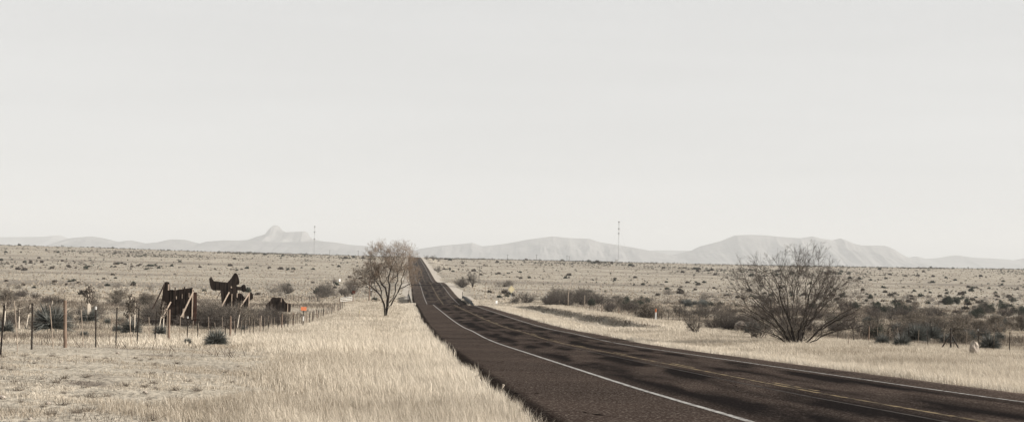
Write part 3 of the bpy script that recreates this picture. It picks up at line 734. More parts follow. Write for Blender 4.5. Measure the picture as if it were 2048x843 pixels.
def stalk_mesh(h, seed, lean=0.0):
    rs = np.random.default_rng(seed)
    P, R = grow(np.array([[0, 0, 0.]]), np.array([[lean, rs.normal(0, .04), 1.]]), np.array([h]), np.array([.034]), 7, .025, .0, .5, rs)
    st = tube_mesh('stalk', [(P, R, 6)])
    n = 80; q = rs.uniform(.55, 1.0, n)*6; i = np.minimum(q.astype(int), 5); c = P[0, i]*(1-(q-i))[:, None]+P[0, i+1]*(q-i)[:, None]
    wid = (.16*np.sin(np.clip((q/6-.56)/.46, 0, 1)*math.pi)+.03)*rs.uniform(.25, 1.5, n)
    az = rs.uniform(0, 6.28, n); tip = c+np.stack([np.cos(az)*wid, np.sin(az)*wid, rs.uniform(.02, .1, n)], -1)
    P2 = np.stack([c, (c+tip)/2+[0, 0, .01], tip], 1); R2 = np.full((n, 3), .005)
    P3 = np.stack([tip, tip+[0, 0, .03], tip+[0, 0, .06]], 1); R3 = np.tile([.016, .03, .014], (n, 1))
    pods = tube_mesh('seed_pods', [(P2, R2, 3), (P3, R3, 5)])
    st.materials.append(M['stalk']); pods.materials.append(M['pod']); return st, pods
STK = [stalk_mesh(1.75, 5, .05), stalk_mesh(1.5, 6, -.1), stalk_mesh(1.9, 7, .12), stalk_mesh(1.2, 8, 0)]
def yucca(kind, p, rz, sc, label, group=None, stalks=(), name='yucca', ssc=1.0):
    t = empty(name, p, rz, label, 'plant', group, sc); obj('leaves', YUC[kind], None, t)
    for (j, dx, dy, s_) in stalks:
        st, pods = STK[j]; a = obj('stalk', st, None, t, (dx/sc, dy/sc, .1)); a.scale = (s_/sc,)*3; obj('seed_pods', pods, None, a)
    return t

# ---- named yuccas read off the photograph: (x, base y, width px)
def Ysc(p, wpx, full=.92): return wpx*m_per_px(p.y)/full
p = at(432, 697); yucca(2, p, .3, Ysc(p, 47), 'spiky round green-grey sotol alone in the grass in front of the left fence')
p = at(103, 672); yucca(0, p, 1, Ysc(p, 78), 'wide spiky sotol clump just left of the reddish wooden post of the left fence', None, [(2, -.15, .2, 1.0), (1, .45, .1, .8)])
p = at(178, 648); yucca(1, p, 2, Ysc(p, 40), 'grey-green yucca with two tall podded stalks, left of the wooden cutouts', None, [(0, -.08, .1, 1.9), (2, .3, -.1, 1.55), (1, -.3, .2, 2.0)])
p = at(262, 671); yucca(0, p, 2.5, Ysc(p, 40), 'grey-green yucca with three dry stalks, nearest to the left of the tall cutout', None, [(1, -.3, 0, 1.45), (0, -.12, .2, 1.4), (3, .4, .1, 1.3)])
p = at(320, 672); yucca(1, p, 0, Ysc(p, 30), 'small pale yucca with leaning stalks right in front of the wooden cutout', None, [(2, -.12, 0, 1.1), (1, .2, .1, 1.2)])
p = at(38, 664); yucca(1, p, 0, .35, 'tiny yucca with one thin pale stalk near the left rim, beyond the fence', None, [(1, 0, 0, 1.15)])
p = at(52, 660); yucca(1, p, 1, .35, 'tiny yucca with one pale leaning stalk just left of the second dark post', None, [(2, 0, 0, 1.0)])
p = at(12, 668); yucca(1, p, 0, Ysc(p, 34), 'small pale yucca at the left rim of the photo with a tall stalk', None, [(0, -.12, 0, 1.25)])
p = at(168, 678); yucca(2, p, 0, Ysc(p, 20), 'small dry yucca right of the reddish wooden post')
p = at(487, 664); yucca(1, p, 0, Ysc(p, 18), 'small yucca with one pale stalk behind the fence, below the wide cutout', None, [(2, -.55, 0, 1.25)])
p = at(375, 690); yucca(1, p, 0, Ysc(p, 24)*.8, 'flat small grey yucca left of the round sotol')
p = at(1505, 671); yucca(2, p, 0, Ysc(p, 34), 'round dark yucca with a short stalk beside the pale boulder', None, [(3, .05, 0, .8)])
yq = [(1765,692,30,'grey-green yucca left of the small pale stump'),(1803,697,38,'low spiky yucca in front of the small pale stump'),(1832,690,50,'large dark yucca clump right of the small pale stump'),(1862,684,44,'dark yucca clump between the stump and the braced fence post'),(1893,690,30,'pale yucca just left of the braced fence post'),(1980,704,42,'sprawling pale yucca right of the standing stone')]
for i, (x, y, w, lb) in enumerate(yq):
    p = at(x, y); yucca(i % 3, p, i, Ysc(p, w), lb, None, [(3, 0, 0, 1.2)] if i == 3 else ())

# ---- scattered plants by zone. each: (x0,x1,y0,y1,count,kinds,size range m, label, group)
def zone(x0, x1, y0, y1, n, fn):
    k = 0; guard = 0
    while k < n and guard < n*30:
        guard += 1; x = random.uniform(x0, x1); y = random.uniform(y0, y1)+(x-1024)*.0227*0; p = at(x, y)
        D = p.x-float(road_x(p.y))
        if -11 < D < 8.5 or p.y > 1500 or (17 < D < 26.3 and p.y < 130) or (-19.5 < D < -9 and p.y < 200): continue
        fn(p, D); k += 1
def zbush(x0, x1, y0, y1, n, kinds, s0, s1, label, group, dmin=None, dmax=None):
    def f(p, D):
        kd = random.choice(kinds); ss = random.uniform(s0, s1); bg_ = 'larger ' if ss > (s0+s1)/2 else 'smaller '
        bush(kd, p, random.uniform(0, 6.28), ss, bg_+LOOK[kd]+' bush '+label, group, random.uniform(.9, 1.35))
    zone(x0, x1, y0, y1, n, f)
def zleafy(x0, x1, y0, y1, n, s0, s1, label, group):
    zone(x0, x1, y0, y1, n, lambda p, D: leafy(random.randrange(3), p, random.uniform(0, 6.28), random.uniform(s0, s1), label, group))
def zyuc(x0, x1, y0, y1, n, s0, s1, label, group):
    zone(x0, x1, y0, y1, n, lambda p, D: yucca(random.randrange(3), p, random.uniform(0, 6.28), random.uniform(s0, s1), label, group))
# left
zbush(300,420,628,660,24,[0,1,2,1],.8,1.25,'in the thicket at the foot of the left cutout','thicket under the left cutout')
zbush(410,520,630,662,30,[0,1,2,4],.9,1.3,'in the thicket at the foot of the wide middle cutout','thicket under the middle cutout')
zbush(520,600,634,656,14,[0,1,2],.6,.95,'in front of the low cutout','thicket in front of the low cutout')
zbush(0,300,608,655,40,[0,1,4,5],.5,.85,'behind the left fence, left of the cutouts','low bushes behind the left fence')
zbush(0,310,575,612,30,[1,4],.8,1.3,'in the dark brushy strip beyond the left fence','bushes in the brushy strip on the left')
zbush(540,608,582,588,7,[1,2],1.2,1.7,'in the long low thicket above the low cutout','long thicket above the low cutout')
zbush(640,708,585,598,12,[0,1,2],1.2,2.1,'behind the white gate','bushes behind the gate')
zbush(620,760,560,590,8,[0,1,4],.9,1.4,'left of the tall roadside tree','bushes left of the roadside tree')
zbush(330,660,590,635,12,[0,1,4],.6,1.1,'on the plain around the cutouts','bushes around the cutouts')
# centre right
for x, y, s_, k_, lb in ((1050,606,2.0,1,'rounded dark bush right behind the yellow diamond sign'),(1032,607,1.3,0,'small dark bush touching the left side of the yellow sign post'),(1180,600,1.0,2,'x')):
    if lb != 'x': p = at(x, y); bush(k_, p, 1, s_, lb, None, 1.25)
zbush(905,925,572,575,3,[1,0],1.5,2.2,'beside the small tree to the right of the far road','bushes beside the small tree')
zbush(990,1035,572,577,5,[1,4],1.4,2.0,'in the row between the small tree and the yellow sign','row of bushes left of the yellow sign')
zbush(1092,1200,598,612,30,[0,1,2,1],1.2,2.0,'in the long thicket behind the right fence','long thicket behind the right fence')
zbush(1200,1290,600,625,20,[0,1,4],.9,1.4,'at the thin end of the thicket behind the right fence','thin end of the right thicket')
zleafy(1180,1300,605,622,7,1.1,1.6,'dark leafy bush among the bare ones behind the right fence','dark leafy bushes behind the right fence')
zbush(1380,1500,655,668,20,[0,2,1,0],.75,1.05,'in the row left of the large fan-shaped shrub','row of bare bushes left of the fan-shaped shrub')
zbush(1290,1460,585,640,32,[0,1,4,5],.8,1.5,'on the scrubby ground left of the fan-shaped shrub','scrub left of the fan-shaped shrub')
zyuc(1350,1420,608,618,9,1.6,2.4,'dark green yucca in the cluster beyond the orange-topped post','yucca cluster beyond the orange-topped post')
# right scrubland
zbush(1500,1760,640,690,30,[0,1,2,3,4,5],.7,1.1,'behind the large fan-shaped shrub','bushes behind the fan-shaped shrub')
zbush(1740,2060,622,692,58,[0,1,2,4,1,5,5],.65,1.25,'behind the right fence near the photo edge','scrub behind the right fence')
zbush(1500,2060,590,640,84,[0,1,1,5,1,5],.9,1.7,'in the middle distance on the right','middle distance scrub on the right')
zleafy(1750,1835,612,630,11,1.0,1.6,'dark green bush in the cluster right of the fan-shaped shrub','dark green cluster right of the fan-shaped shrub')
zleafy(1885,1915,606,614,4,1.9,2.4,'tall dark green bush in the small clump amid the right scrubland','tall dark green clump')
zleafy(1930,2060,600,640,10,1.2,1.9,'dark green bush among the scrub at the right edge','dark green bushes at the right edge')
zleafy(1520,1760,590,620,12,1.0,1.6,'dark green bush seen through the fan-shaped shrub','dark green bushes behind the fan-shaped shrub')
zyuc(1700,2060,620,690,16,.9,1.5,'grey-green yucca among the right hand scrub','yuccas in the right hand scrub')
zyuc(0,300,640,668,6,.6,1.0,'small grey yucca just behind the left fence','small yuccas behind the left fence')

# small tree to the right of the far road
p = at(945, 574); t = empty('small_tree', p, 0, 'small bare round tree right of the far stretch of road', 'tree'); rs = np.random.default_rng(5)
n = 7; az = rs.uniform(0, 6.28, n)
lv = plant((np.stack([rs.normal(0, .1, n), rs.normal(0, .1, n), -.1*np.ones(n)], -1), np.stack([np.cos(az)*.35, np.sin(az)*.35, np.ones(n)], -1), np.full(n, 4.2), np.full(n, .09)),
   [dict(m=7, wig=.1, up=.03, k=5, c=9, a=(.4, .9), lr=.45, rr=.5, rmin=.02, t0=.2), dict(m=5, wig=.15, up=.02, k=4, c=7, a=(.4, 1), lr=.6, rr=.6, rmin=.014), dict(m=4, wig=.2, up=0, k=3, c=5, a=(.4, 1), lr=.6, rr=.7, rmin=.01), dict(m=3, wig=.2, up=0, k=3)], 9)
f_ = 36*m_per_px(p.y)/5.6
t.scale = (f_,)*3
obj('trunk', tube_mesh('trunk', lv[:1]), M['bark'], t); obj('twigs', tube_mesh('twigs', lv[1:], False), M['twig_brown'], t)

REG.sort(key=lambda q: (q[5] is not None, q[1].y/q[3]))
for q in REG[:285]: bush_now(*q)
parts = []
for (kind, p, rz, sc, label, group, sq, name) in REG[285:]:      # the smallest of the bushes, one object
    P, R, k = BUSHLV[kind]; P = P[::2]; R = R[::2]*1.8; V, F = tubes(P, R, 3); V = V*[sc*sq, sc*sq, sc]; c, s_ = math.cos(rz), math.sin(rz)
    V = np.stack([V[:, 0]*c-V[:, 1]*s_+p.x, V[:, 0]*s_+V[:, 1]*c+p.y, V[:, 2]+p.z], -1); parts.append((V, F, np.zeros(1)))
V, F, t = join(parts); o = obj('distant_bushes', mesh_np('distant_bushes', V, F), M['twig_brown']); tag(o, kind='stuff', label='small far bushes filling the scrub belts', cat='bushes')

# ---- low scrub as ground cover inside the brushy belts (uncountable): fine dead brush
def belt(N, fx, h, w, bsel):
    X, Y = fx(N); k = bsel(X, Y) > rng.random(len(X)); X, Y = X[k], Y[k]; n = len(X)
    base = np.stack([X, Y, ground_z(X, Y, False)], -1); d = np.stack([rng.normal(0, .55, n), rng.normal(0, .55, n), np.ones(n)], -1)
    return blades(base, d, h*rng.uniform(.5, 1.2, n), w*rng.uniform(.7, 1.3, n), None, rng.random(n))
def brushy(X, Y):
    D = X-road_x(Y); u = X/Y
    b = smooth(24, 29, D)*smooth(.40, .56, fbm(X, Y, 17, 4))*smooth(60, 80, Y)*(1-smooth(330, 420, Y))*smooth(-.02, .15, u)
    b2 = smooth(-20, -24, D)*smooth(.44, .58, fbm(X+200, Y, 15, 4))*smooth(40, 60, Y)*(1-smooth(240, 330, Y))
    b3 = smooth(-9.6, -12.6, D)*(Y < 42)*smooth(.60, .70, fbm(X+40, Y+60, 1.6, 4))*.35
    return np.maximum(np.maximum(b, b2), b3)*.9
bp = []
for a, b, n, h, w in ((12,42,160000,.09,.006),(38,110,150000,.36,.014),(110,220,180000,.55,.028),(220,420,150000,.65,.06)):
    bp.append(belt(n, lambda N: (lambda Y: (rng.uniform(-.42, .42, N)*Y, Y))(rng.uniform(a, b, N)), h, w, brushy))
n = 6500; Y = rng.uniform(125, 262, n); X0 = road_x(Y)+15; Dn = rng.normal(15.1, .45, n); D = Dn-(fbm(X0, Y, 14)-.5)*2.4; X = road_x(Y)+D
bp.append(blades(np.stack([X, Y, ground_z(X, Y, False)], -1), np.stack([rng.normal(-.5, .5, n), rng.normal(0, .5, n), np.ones(n)], -1), rng.uniform(.08, .30, n)*(fbm(X, Y, 5, 3)+.2), rng.uniform(.03, .05, n), None, rng.uniform(.6, 1, n)))
bp.append(belt(120000, lambda N: (lambda Y: (rng.uniform(-.42, .42, N)*Y, Y))(rng.uniform(210, 760, N)), .42, .11,
   lambda X, Y: (np.abs(X-road_x(Y)) > 13)*smooth(.56, .66, fbm(X+900, Y*2.4, 75, 4))*.75))
V, F, t = join(bp); o = obj('dead_brush', mesh_np('dead_brush', V, F, {'tint': t}), M['brush']); tag(o, kind='stuff', label='low dead brush matted over the ground between the bushes', cat='brush')

# ---- dots on the plain: 300 nearest are things, the rest one object
def plain_proto(i):
    rs = np.random.default_rng(200+i); n = 150
    v = rs.normal(size=(n, 3)); v[:, 2] = np.abs(v[:, 2]); v /= np.linalg.norm(v, axis=1, keepdims=True); p = v*rs.uniform(.1, .6, (n, 1))*[1.1, 1.1, .9]
    V, F, t = blades(p, v+rs.normal(0, .4, (n, 3)), rs.uniform(.25, .5, n), rs.uniform(.10, .2, n), None, rs.random(n)); V[:, 2] = np.maximum(V[:, 2], 0)
    return V, F, t
PP = [plain_proto(i) for i in range(4)]
PPm = []
for i, (V, F, t) in enumerate(PP):
    m = mesh_np('plain_shrub', V, F, {'tint': t}); m.materials.append(M['leaf_dark'] if i % 2 else M['dry_scrub']); PPm.append(m)
N = 36000; Y = np.sqrt(rng.uniform(290**2, 2000**2, N)); X = rng.uniform(-.42, .42, N)*Y; D = X-road_x(Y)
dens = .12+.88*smooth(.47, .62, fbm(X, Y*.6, 90, 4)); dens *= (.35+1.0*smooth(600, 1100, Y))*(1-.75*smooth(1400, 1900, Y))
k = (rng.random(N) < dens) & ((D < -14) | (D > 14)); X, Y = X[k], Y[k]; Z = ground_z(X, Y, False)
sz = rng.lognormal(math.log(.8), .42, len(X))*np.where(Y < 600, .95, 1.0)
order = np.argsort(Y/sz)
kinds = rng.integers(0, 4, len(X))
for i in order[:300]:
    o = bpy.data.objects.new('plain_shrub', PPm[kinds[i]]); COL.objects.link(o); o.location = (X[i], Y[i], Z[i]); s_ = sz[i]; o.scale = (s_*.95, s_*.95, s_*1.1); o.rotation_euler[2] = rng.uniform(0, 6.28)
    sidel = 'left' if X[i] < road_x(Y[i]) else 'right'
    tag(o, f"{'leafy dark' if kinds[i] % 2 else 'dry brown'} {'shrub' if sz[i] > 1.2 else 'little shrub'} dotted on the {'nearer' if Y[i] < 420 else 'farther'} plain {sidel} of the road", 'shrub', f'shrubs dotted on the plain {sidel} of the road')
rest = order[300:]
for kk, nm, lab, cut in ((1, 'leafy_plain_scrub', 'dark leafy scrub dotting the far plain up to the horizon', M['leaf_dark']), (0, 'dry_plain_scrub', 'dry brown scrub dotting the far plain up to the horizon', M['dry_scrub'])):
    parts = []
    for i in rest[(kinds[rest] % 2) == kk]:
        V, F, t = PP[kinds[i]]; m_ = 26 if Y[i] > 900 else 45; V = V[:m_*5]; F = np.concatenate([F[:m_], F[150:150+m_], F[300:300+m_]]); t = t[:m_*5]
        a = rng.uniform(0, 6.28); c, s_ = math.cos(a), math.sin(a); q = V*sz[i]*[.85, .85, 1.2]*(1.15 if Y[i] > 900 else 1)
        parts.append((np.stack([q[:, 0]*c-q[:, 1]*s_+X[i], q[:, 0]*s_+q[:, 1]*c+Y[i], q[:, 2]+Z[i]], -1), F, t))
    V, F, t = join(parts); o = obj(nm, mesh_np(nm, V, F, {'tint': t}), cut); tag(o, kind='stuff', label=lab, cat='scrub')

# ------------------------------------------------------------------ fences
def tpost(h=1.25, tip=True):
    b = MB().box(-.022, .022, -.004, .004, -.2, h).box(-.004, .004, .004, .03, -.2, h); 
    for z in np.arange(.15, h-.1, .12): b.box(-.012, .012, -.012, -.004, z, z+.02)
    return b
def fence(name, label, D, Ys, woods, seed, wires=(.25, .5, .72, .95, 1.12), stays=True, cat='fence'):
    rs = np.random.default_rng(seed); Y0 = Ys[0]; x0 = float(road_x(Y0))+D; t = empty(name, (x0, Y0, gz(x0, Y0)), 0, label, cat); base = Vector(t.location)
    tp = tpost().build('post', M['tpost'], None); tm = tp.data; bpy.data.objects.remove(tp)
    tipm = MB().box(-.025, .025, -.008, .034, 0, .10); tipo = tipm.build('post_tip', M['white'], None); tipd = tipo.data; bpy.data.objects.remove(tipo)
    P, R = grow(np.array([[0, 0, -.2]]), np.array([[0., 0, 1]]), np.array([1.5]), np.array([.055]), 6, .02, 0, .85, rs); wd = tube_mesh('post', [(P, R, 8)]); wd.materials.append(M['oldwood'])
    wd2 = tube_mesh('post', [(P, R*.8, 8)]); wd2.materials.append(M['greywood'])
    Ps, Rs = grow(np.array([[0, 0, .02]]), np.array([[0., 0, 1]]), np.array([1.15]), np.array([.013]), 5, .03, 0, .9, rs); sm = tube_mesh('stay', [(Ps, Rs, 4)]); sm.materials.append(M['greywood'])
    tops = []
    for i, Yp in enumerate(Ys):
        x = float(road_x(Yp))+D+rs.normal(0, .12); z = gz(x, Yp); w = i in woods
        o = obj('post', (wd if i in woods[:1] or rs.random() < .4 else wd2) if w else tm, None, t, Vector((x, Yp, z))-base)
        o.rotation_euler = (rs.normal(0, .03), rs.normal(0, .035), rs.normal(0, .1)); o.scale[2] = rs.uniform(.9, 1.05)
        if w: o['label'] = 'wooden fence post'
        elif i in (0, 4, 9): q = obj('post_tip', tipd, None, o, (0, 0, 1.17))
        tops.append((x, Yp, z))
        if stays and i+1 < len(Ys) and Yp < 200:
            ym = (Yp+Ys[i+1])/2+rs.normal(0, .15); xm = float(road_x(ym))+D; s_ = obj('stay', sm, None, t, Vector((xm, ym, gz(xm, ym)))-base); s_.rotation_euler = (rs.normal(0, .06), rs.normal(0, .08), 0); s_.scale[2] = rs.uniform(.8, 1.1)
    T = np.array(tops)-np.array(base)
    pl = []; 
    for h in wires:
        q = T.copy(); q[:, 2] += h; mid = (q[:-1]+q[1:])/2; mid[:, 2] -= .02; full = np.empty((len(q)*2-1, 3)); full[0::2] = q; full[1::2] = mid
        pl.append((full[None], np.full((1, len(full)), .0022 if Ys[0] < 60 else .003), 3))
    obj('wires', tube_mesh('wires', pl), M['wire'], t)
    return t
Yl = np.concatenate([np.arange(28.2, 60, 3.45), np.arange(62, 214, 2.6)])
Yl = np.sort(Yl); 
fence('wire_fence', 'long wire fence with dark steel posts running from the left rim to the gate', -18, list(Yl), [3, 8, 14, 20, 26, 31, 37, 43, 49, 55, 60], 31)
Yr_ = list(np.concatenate([np.arange(62, 150, 3.7), np.arange(151, 330, 5.2), np.arange(332, 470, 9)]))
fence('wire_fence', 'long wire fence on the far side of the right verge with thin dark posts', 24.2, Yr_, [9, 17, 24, 30, 35, 38, 42, 45, 50], 32)
# braced corner post of the right fence
p = atY(1903, 78); t = empty('braced_post', p, 0, 'dark post with two slanting braces on the right hand fence line', 'fence post')
MB().tube((0, 0, -.2), (0, 0, 1.32), .055, .05).build('post', M['tpost'], t); 
MB().tube((-.72, -.1, -.05), (0, 0, .98), .045, .04).build('brace', M['tpost'], t); MB().tube((.55, .15, .1), (0, 0, .98), .045, .04).build('brace', M['tpost'], t)
# far cross fences on the left
def px_fence(label, x0, y0, x1, y1, n, h):
    a, b = at(x0, y0), at(x1, y1); t = empty('wire_fence', a, 0, label, 'fence'); rs = np.random.default_rng(n); T = []
    for i in range(n):
        q = a.lerp(b, i/(n-1)); z = gz(q.x, q.y); T.append((q.x-a.x, q.y-a.y, z-a.z)); hh = h*rs.uniform(.85, 1.1)
        MB().tube((0, 0, -.1), (rs.normal(0, .04), 0, hh), .07, .06, 6).build('post', M['greywood'] if i % 3 else M['bark'], t, T[-1])
    T = np.array(T); lv = []
    for f_ in (.4, .7, .95): q = T.copy(); q[:, 2] += h*f_; lv.append((q[None], np.full((1, n), .012), 3))
    obj('wires', tube_mesh('wires', lv), M['wire'], t)
px_fence('distant fence of short grey posts above the low cutout', 534, 575, 668, 566, 22, 1.3)
px_fence('distant pale rail fence left of the gate', 572, 600, 640, 603, 14, 1.2)

# gate
p0, p1 = at(681, 606), at(704, 604); t = empty('gate', p0, 0, 'pale pipe gate between posts at the end of the left fence', 'gate'); e = p1-p0
fr = MB()
for z in (.45, .8, 1.15): fr.tube((0, 0, z), (e.x, e.y, e.z+z), .035)
for q in (0, .5, 1): fr.tube((e.x*q, e.y*q, e.z*q+.45), (e.x*q, e.y*q, e.z*q+1.15), .03)
fr.build('gate_frame', M['white'], t)
for q in (-.06, 1.06): MB().tube((e.x*q, e.y*q, e.z*q-.2), (e.x*q, e.y*q, e.z*q+1.5), .09, .08).build('post', M['greywood'], t)
# rust red box sign beside it
p = at(707, 603); t = empty('small_sign', p, 0, 'small rust-red sign on a dark post beside the gate', 'sign'); k = m_per_px(p.y)
MB().tube((0, 0, -.2), (0, 0, k*18), .07).build('post', M['greywood'], t); MB().box(-k*3, k*3, -.05, -.02, k*16, k*22).build('panel', M['rust'], t)
p = at(679, 575); k = m_per_px(p.y); t = empty('small_sign', p, .8, 'white board on a post among the bushes above the gate', 'sign')
MB().tube((0, 0, -.2), (0, 0, k*15), .06).build('post', M['greywood'], t); MB().box(-k*1.8, k*1.8, -.06, -.03, k*12.5, k*17.5).build('panel', M['white'], t)
# two wooden poles behind the tree
p = at(738, 601); k = m_per_px(p.y); t = empty('wooden_pole', p, 0, 'reddish wooden pole just left of the roadside tree, the taller of two', 'pole'); MB().tube((0, 0, -.3), (.05, 0, k*44), .16, .12, 10).build('shaft', M['oldwood'], t); MB().bar((-.5, 0, k*38), (.5, 0, k*38), .1).build('crossarm', M['oldwood'], t)
p = at(742, 592); k = m_per_px(p.y); t = empty('wooden_pole', p, 0, 'shorter dark wooden pole close behind the reddish one', 'pole'); MB().tube((0, 0, -.3), (0, 0, k*30), .15, .12, 10).build('shaft', M['bark'], t); MB().tube((0, 0, k*12), (0, 0, k*14), .17, .17, 10).build('band', M['white'], t)

# ------------------------------------------------------------------ wooden cutouts seen from the back
def cutout(label, px, py, ox, oy, sc, bottom, outlines, braces, studs, Yd, rz=0):
    p = atY(px, Yd); k = m_per_px(Yd)
    conv = lambda x, y: (((ox+x/sc)-px)*k, (py-(oy+y/sc))*k)
    t = empty('plywood_cutout', p, rz, label, 'cutout')
    for j, pts in enumerate(outlines):
        m_ = pts[1]; pan = MB().prism([conv(*q) for q in pts[0]], .02+.03*j, .045+.03*j).build('panel', M[m_], t)
    for (x0, y0, x1, y1, w, mm) in braces:
        a = conv(x0, y0); b = conv(x1, y1); top, bot = (a, b) if a[1] > b[1] else (b, a)
        reach = -.9 if abs(x0-x1) > 25 else -.12
        MB().bar((bot[0], reach, bot[1]), (top[0], -.05, top[1]), w, w*.7).build('brace', M[mm], t)
    for (x0, y0, x1, y1, w, mm) in studs:
        a = conv(x0, y0); b = conv(x1, y1); MB().bar((a[0], -.04, a[1]), (b[0], -.04, b[1]), w, .09).build('stud', M[mm], t)
    return t
cutout('tall dark plywood cutout with an upright tower and pale braces, leftmost of three', 360, 655, 300, 540, 7.03, 0,
  [([(205,186),(235,180),(270,186),(280,230),(285,290),(330,290),(345,300),(400,286),(500,270),(605,254),(622,300),(622,820),(185,820),(190,600),(150,560),(175,420),(185,300)], 'plywood'),
   ([(618,320),(662,318),(668,480),(665,820),(618,820)], 'redply')],
  [(615,312,490,660,.12,'lumber'),(305,460,222,680,.10,'lumber'),(205,220,85,560,.12,'plywood')],
  [(265,215,265,302,.10,'lumber'),(606,265,606,700,.09,'lumber'),(360,255,352,500,.10,'plywood'),(490,245,490,480,.11,'plywood'),(485,550,485,680,.12,'lumber'),(225,550,225,620,.10,'lumber'),(380,380,380,420,.06,'lumber'),(462,350,462,410,.06,'lumber'),(560,330,560,390,.14,'lumber')], 128)
cutout('wide dark plywood cutout with an arm to the left, middle of three', 467, 650, 400, 540, 6.02, 0,
  [([(108,165),(128,153),(145,165),(168,196),(250,203),(330,210),(358,175),(378,150),(405,102),(428,92),(448,108),(464,150),(476,205),(468,228),(440,240),(445,254),(490,256),(518,230),(535,226),(552,248),(556,292),(542,318),(524,322),(498,302),(455,300),(462,420),(478,520),(478,760),(290,760),(280,520),(262,400),(248,306),(160,308),(138,290),(120,240)], 'plywood'),
   ([(455,345),(480,330),(510,345),(540,382),(585,372),(600,325),(622,318),(642,350),(644,395),(610,415),(588,480),(560,520),(500,700),(455,700)], 'plywood')],
  [(357,325,288,500,.13,'lumber'),(600,335,482,545,.13,'lumber'),(258,312,228,405,.08,'plywood')],
  [(390,345,390,560,.09,'lumber'),(380,255,380,275,.12,'lumber'),(598,320,596,520,.11,'lumber'),(452,335,452,385,.09,'lumber'),(476,455,476,560,.11,'lumber')], 158)
cutout('low dark hump-shaped plywood cutout behind bushes, rightmost of three', 572, 634, 400, 540, 6.02, 0,
  [([(800,480),(830,448),(852,430),(866,395),(885,384),(930,388),(972,386),(1008,398),(1024,430),(1060,452),(1102,462),(1098,640),(800,640)], 'plywood')],
  [(945,592,855,548,.16,'lumber')],
  [(1065,456,1065,585,.11,'lumber'),(985,395,985,440,.07,'lumber'),(1040,446,1165,458,.06,'lumber'),(1135,452,1135,495,.08,'plywood')], 196)

# orange sign on the fence line
p = at(606, 655); k = m_per_px(p.y); t = empty('orange_sign', p, .5, 'bright orange rectangular sign on a dark and white post by the left fence', 'sign')
MB().tube((0, 0, -.2), (0, 0, k*14), .05).build('post', M['tpost'], t); MB().tube((0, 0, k*14), (0, 0, k*23), .055).build('post_band', M['white'], t); MB().tube((0, 0, k*23), (0, 0, k*36), .04).build('upper_post', M['tpost'], t)
MB().box(-k*5.8, k*5.8, -.05, -.03, k*34.5, k*42).build('panel', M['orange'], t)

# yellow diamond sign
p = at(1022, 606); k = m_per_px(p.y); t = empty('warning_sign', p, .5, 'faded yellow diamond warning sign on a thin pale post beside the road', 'sign'); h = k*28; r = k*8
MB().bar((0, 0, -.2), (0, 0, h+r*.6), .06, .04).build('post', M['galv'], t); MB().prism([(0, h-r), (r, h), (0, h+r), (-r, h)], -.07, -.045).build('panel', M['yellow'], t)
bd = MB()
for (a, b) in (((0,-1),(1,0)),((1,0),(0,1)),((0,1),(-1,0)),((-1,0),(0,-1))):
    bd.bar((a[0]*r*.86, -.075, h+a[1]*r*.86), (b[0]*r*.86, -.075, h+b[1]*r*.86), .02, .006)
bd.build('border', M['near_black'], t)
# white marker plate left of it
p = at(993, 610); k = m_per_px(p.y); t = empty('marker_post', p, .7, 'pair of low white marker plates at the road edge left of the yellow sign', 'marker')
for dx in (-1.3, 1.1): MB().box(dx*k-k, dx*k+k, -.02, .02, k*4, k*9.5).build('plate', M['white'], t); MB().box(dx*k-.02, dx*k+.02, .022, .05, -.1, k*5).build('post', M['galv'], t)
# pipeline markers and short posts
def slim(name, label, x, yb, hp, wpx, mats, cat='marker'):
    p = at(x, yb); k = m_per_px(p.y); t = empty(name, p, 0, label, cat); z = -.1
    for (f0, f1, mk, nm) in mats: MB().tube((0, 0, k*hp*f0 if f0 else -.1), (0, 0, k*hp*f1), k*wpx/2, k*wpx/2, 8).build(nm, M[mk], t)
slim('pipeline_marker', 'white post with an orange cap standing in the right verge grass', 1311, 641, 24, 2.8, [(0, .72, 'white', 'post'), (.72, 1, 'orange', 'cap')])
slim('pipeline_marker', 'thin reddish stake close left of the white orange-capped post', 1307.5, 640, 19, 1.2, [(0, .7, 'greywood', 'post'), (.7, 1, 'rust', 'cap')])
slim('short_post', 'short pale post in the right verge, the left of two', 1284, 655, 14, 1.8, [(0, 1, 'greywood', 'post')], 'post')
slim('short_post', 'short pale post in the right verge, the right of two', 1295, 657, 12, 1.6, [(0, 1, 'greywood', 'post')], 'post')
slim('delineator', 'thin pale stake with a yellow band left of the roadside tree', 718, 642, 25, 1.5, [(0, .6, 'greywood', 'post'), (.6, .9, 'yellow', 'band')], 'marker')
slim('short_post', 'white stub post at the left end of the thicket behind the right fence', 1093, 606, 15, 2.2, [(0, 1, 'white', 'post')], 'post')
slim('short_post', 'pale stub post in front of the long thicket', 1110, 607, 9, 2.4, [(0, 1, 'greywood', 'post')], 'post')
slim('thin_pole', 'thin pole standing in front of the small bare tree', 971, 587, 20, 1.2, [(0, 1, 'greywood', 'post')], 'pole')
slim('short_post', 'tall thin pale stake in the verge right of the fan-shaped shrub', 1697, 694, 34, 1.6, [(0, 1, 'greywood', 'post')], 'post')
slim('thin_pole', 'tall thin pale pole in the thicket behind the right fence', 1136, 612, 30, 1.4, [(0, 1, 'greywood', 'post')], 'pole')
slim('thin_pole', 'thin pale pole at the right part of the thicket behind the right fence', 1169, 614, 24, 1.3, [(0, 1, 'greywood', 'post')], 'pole')

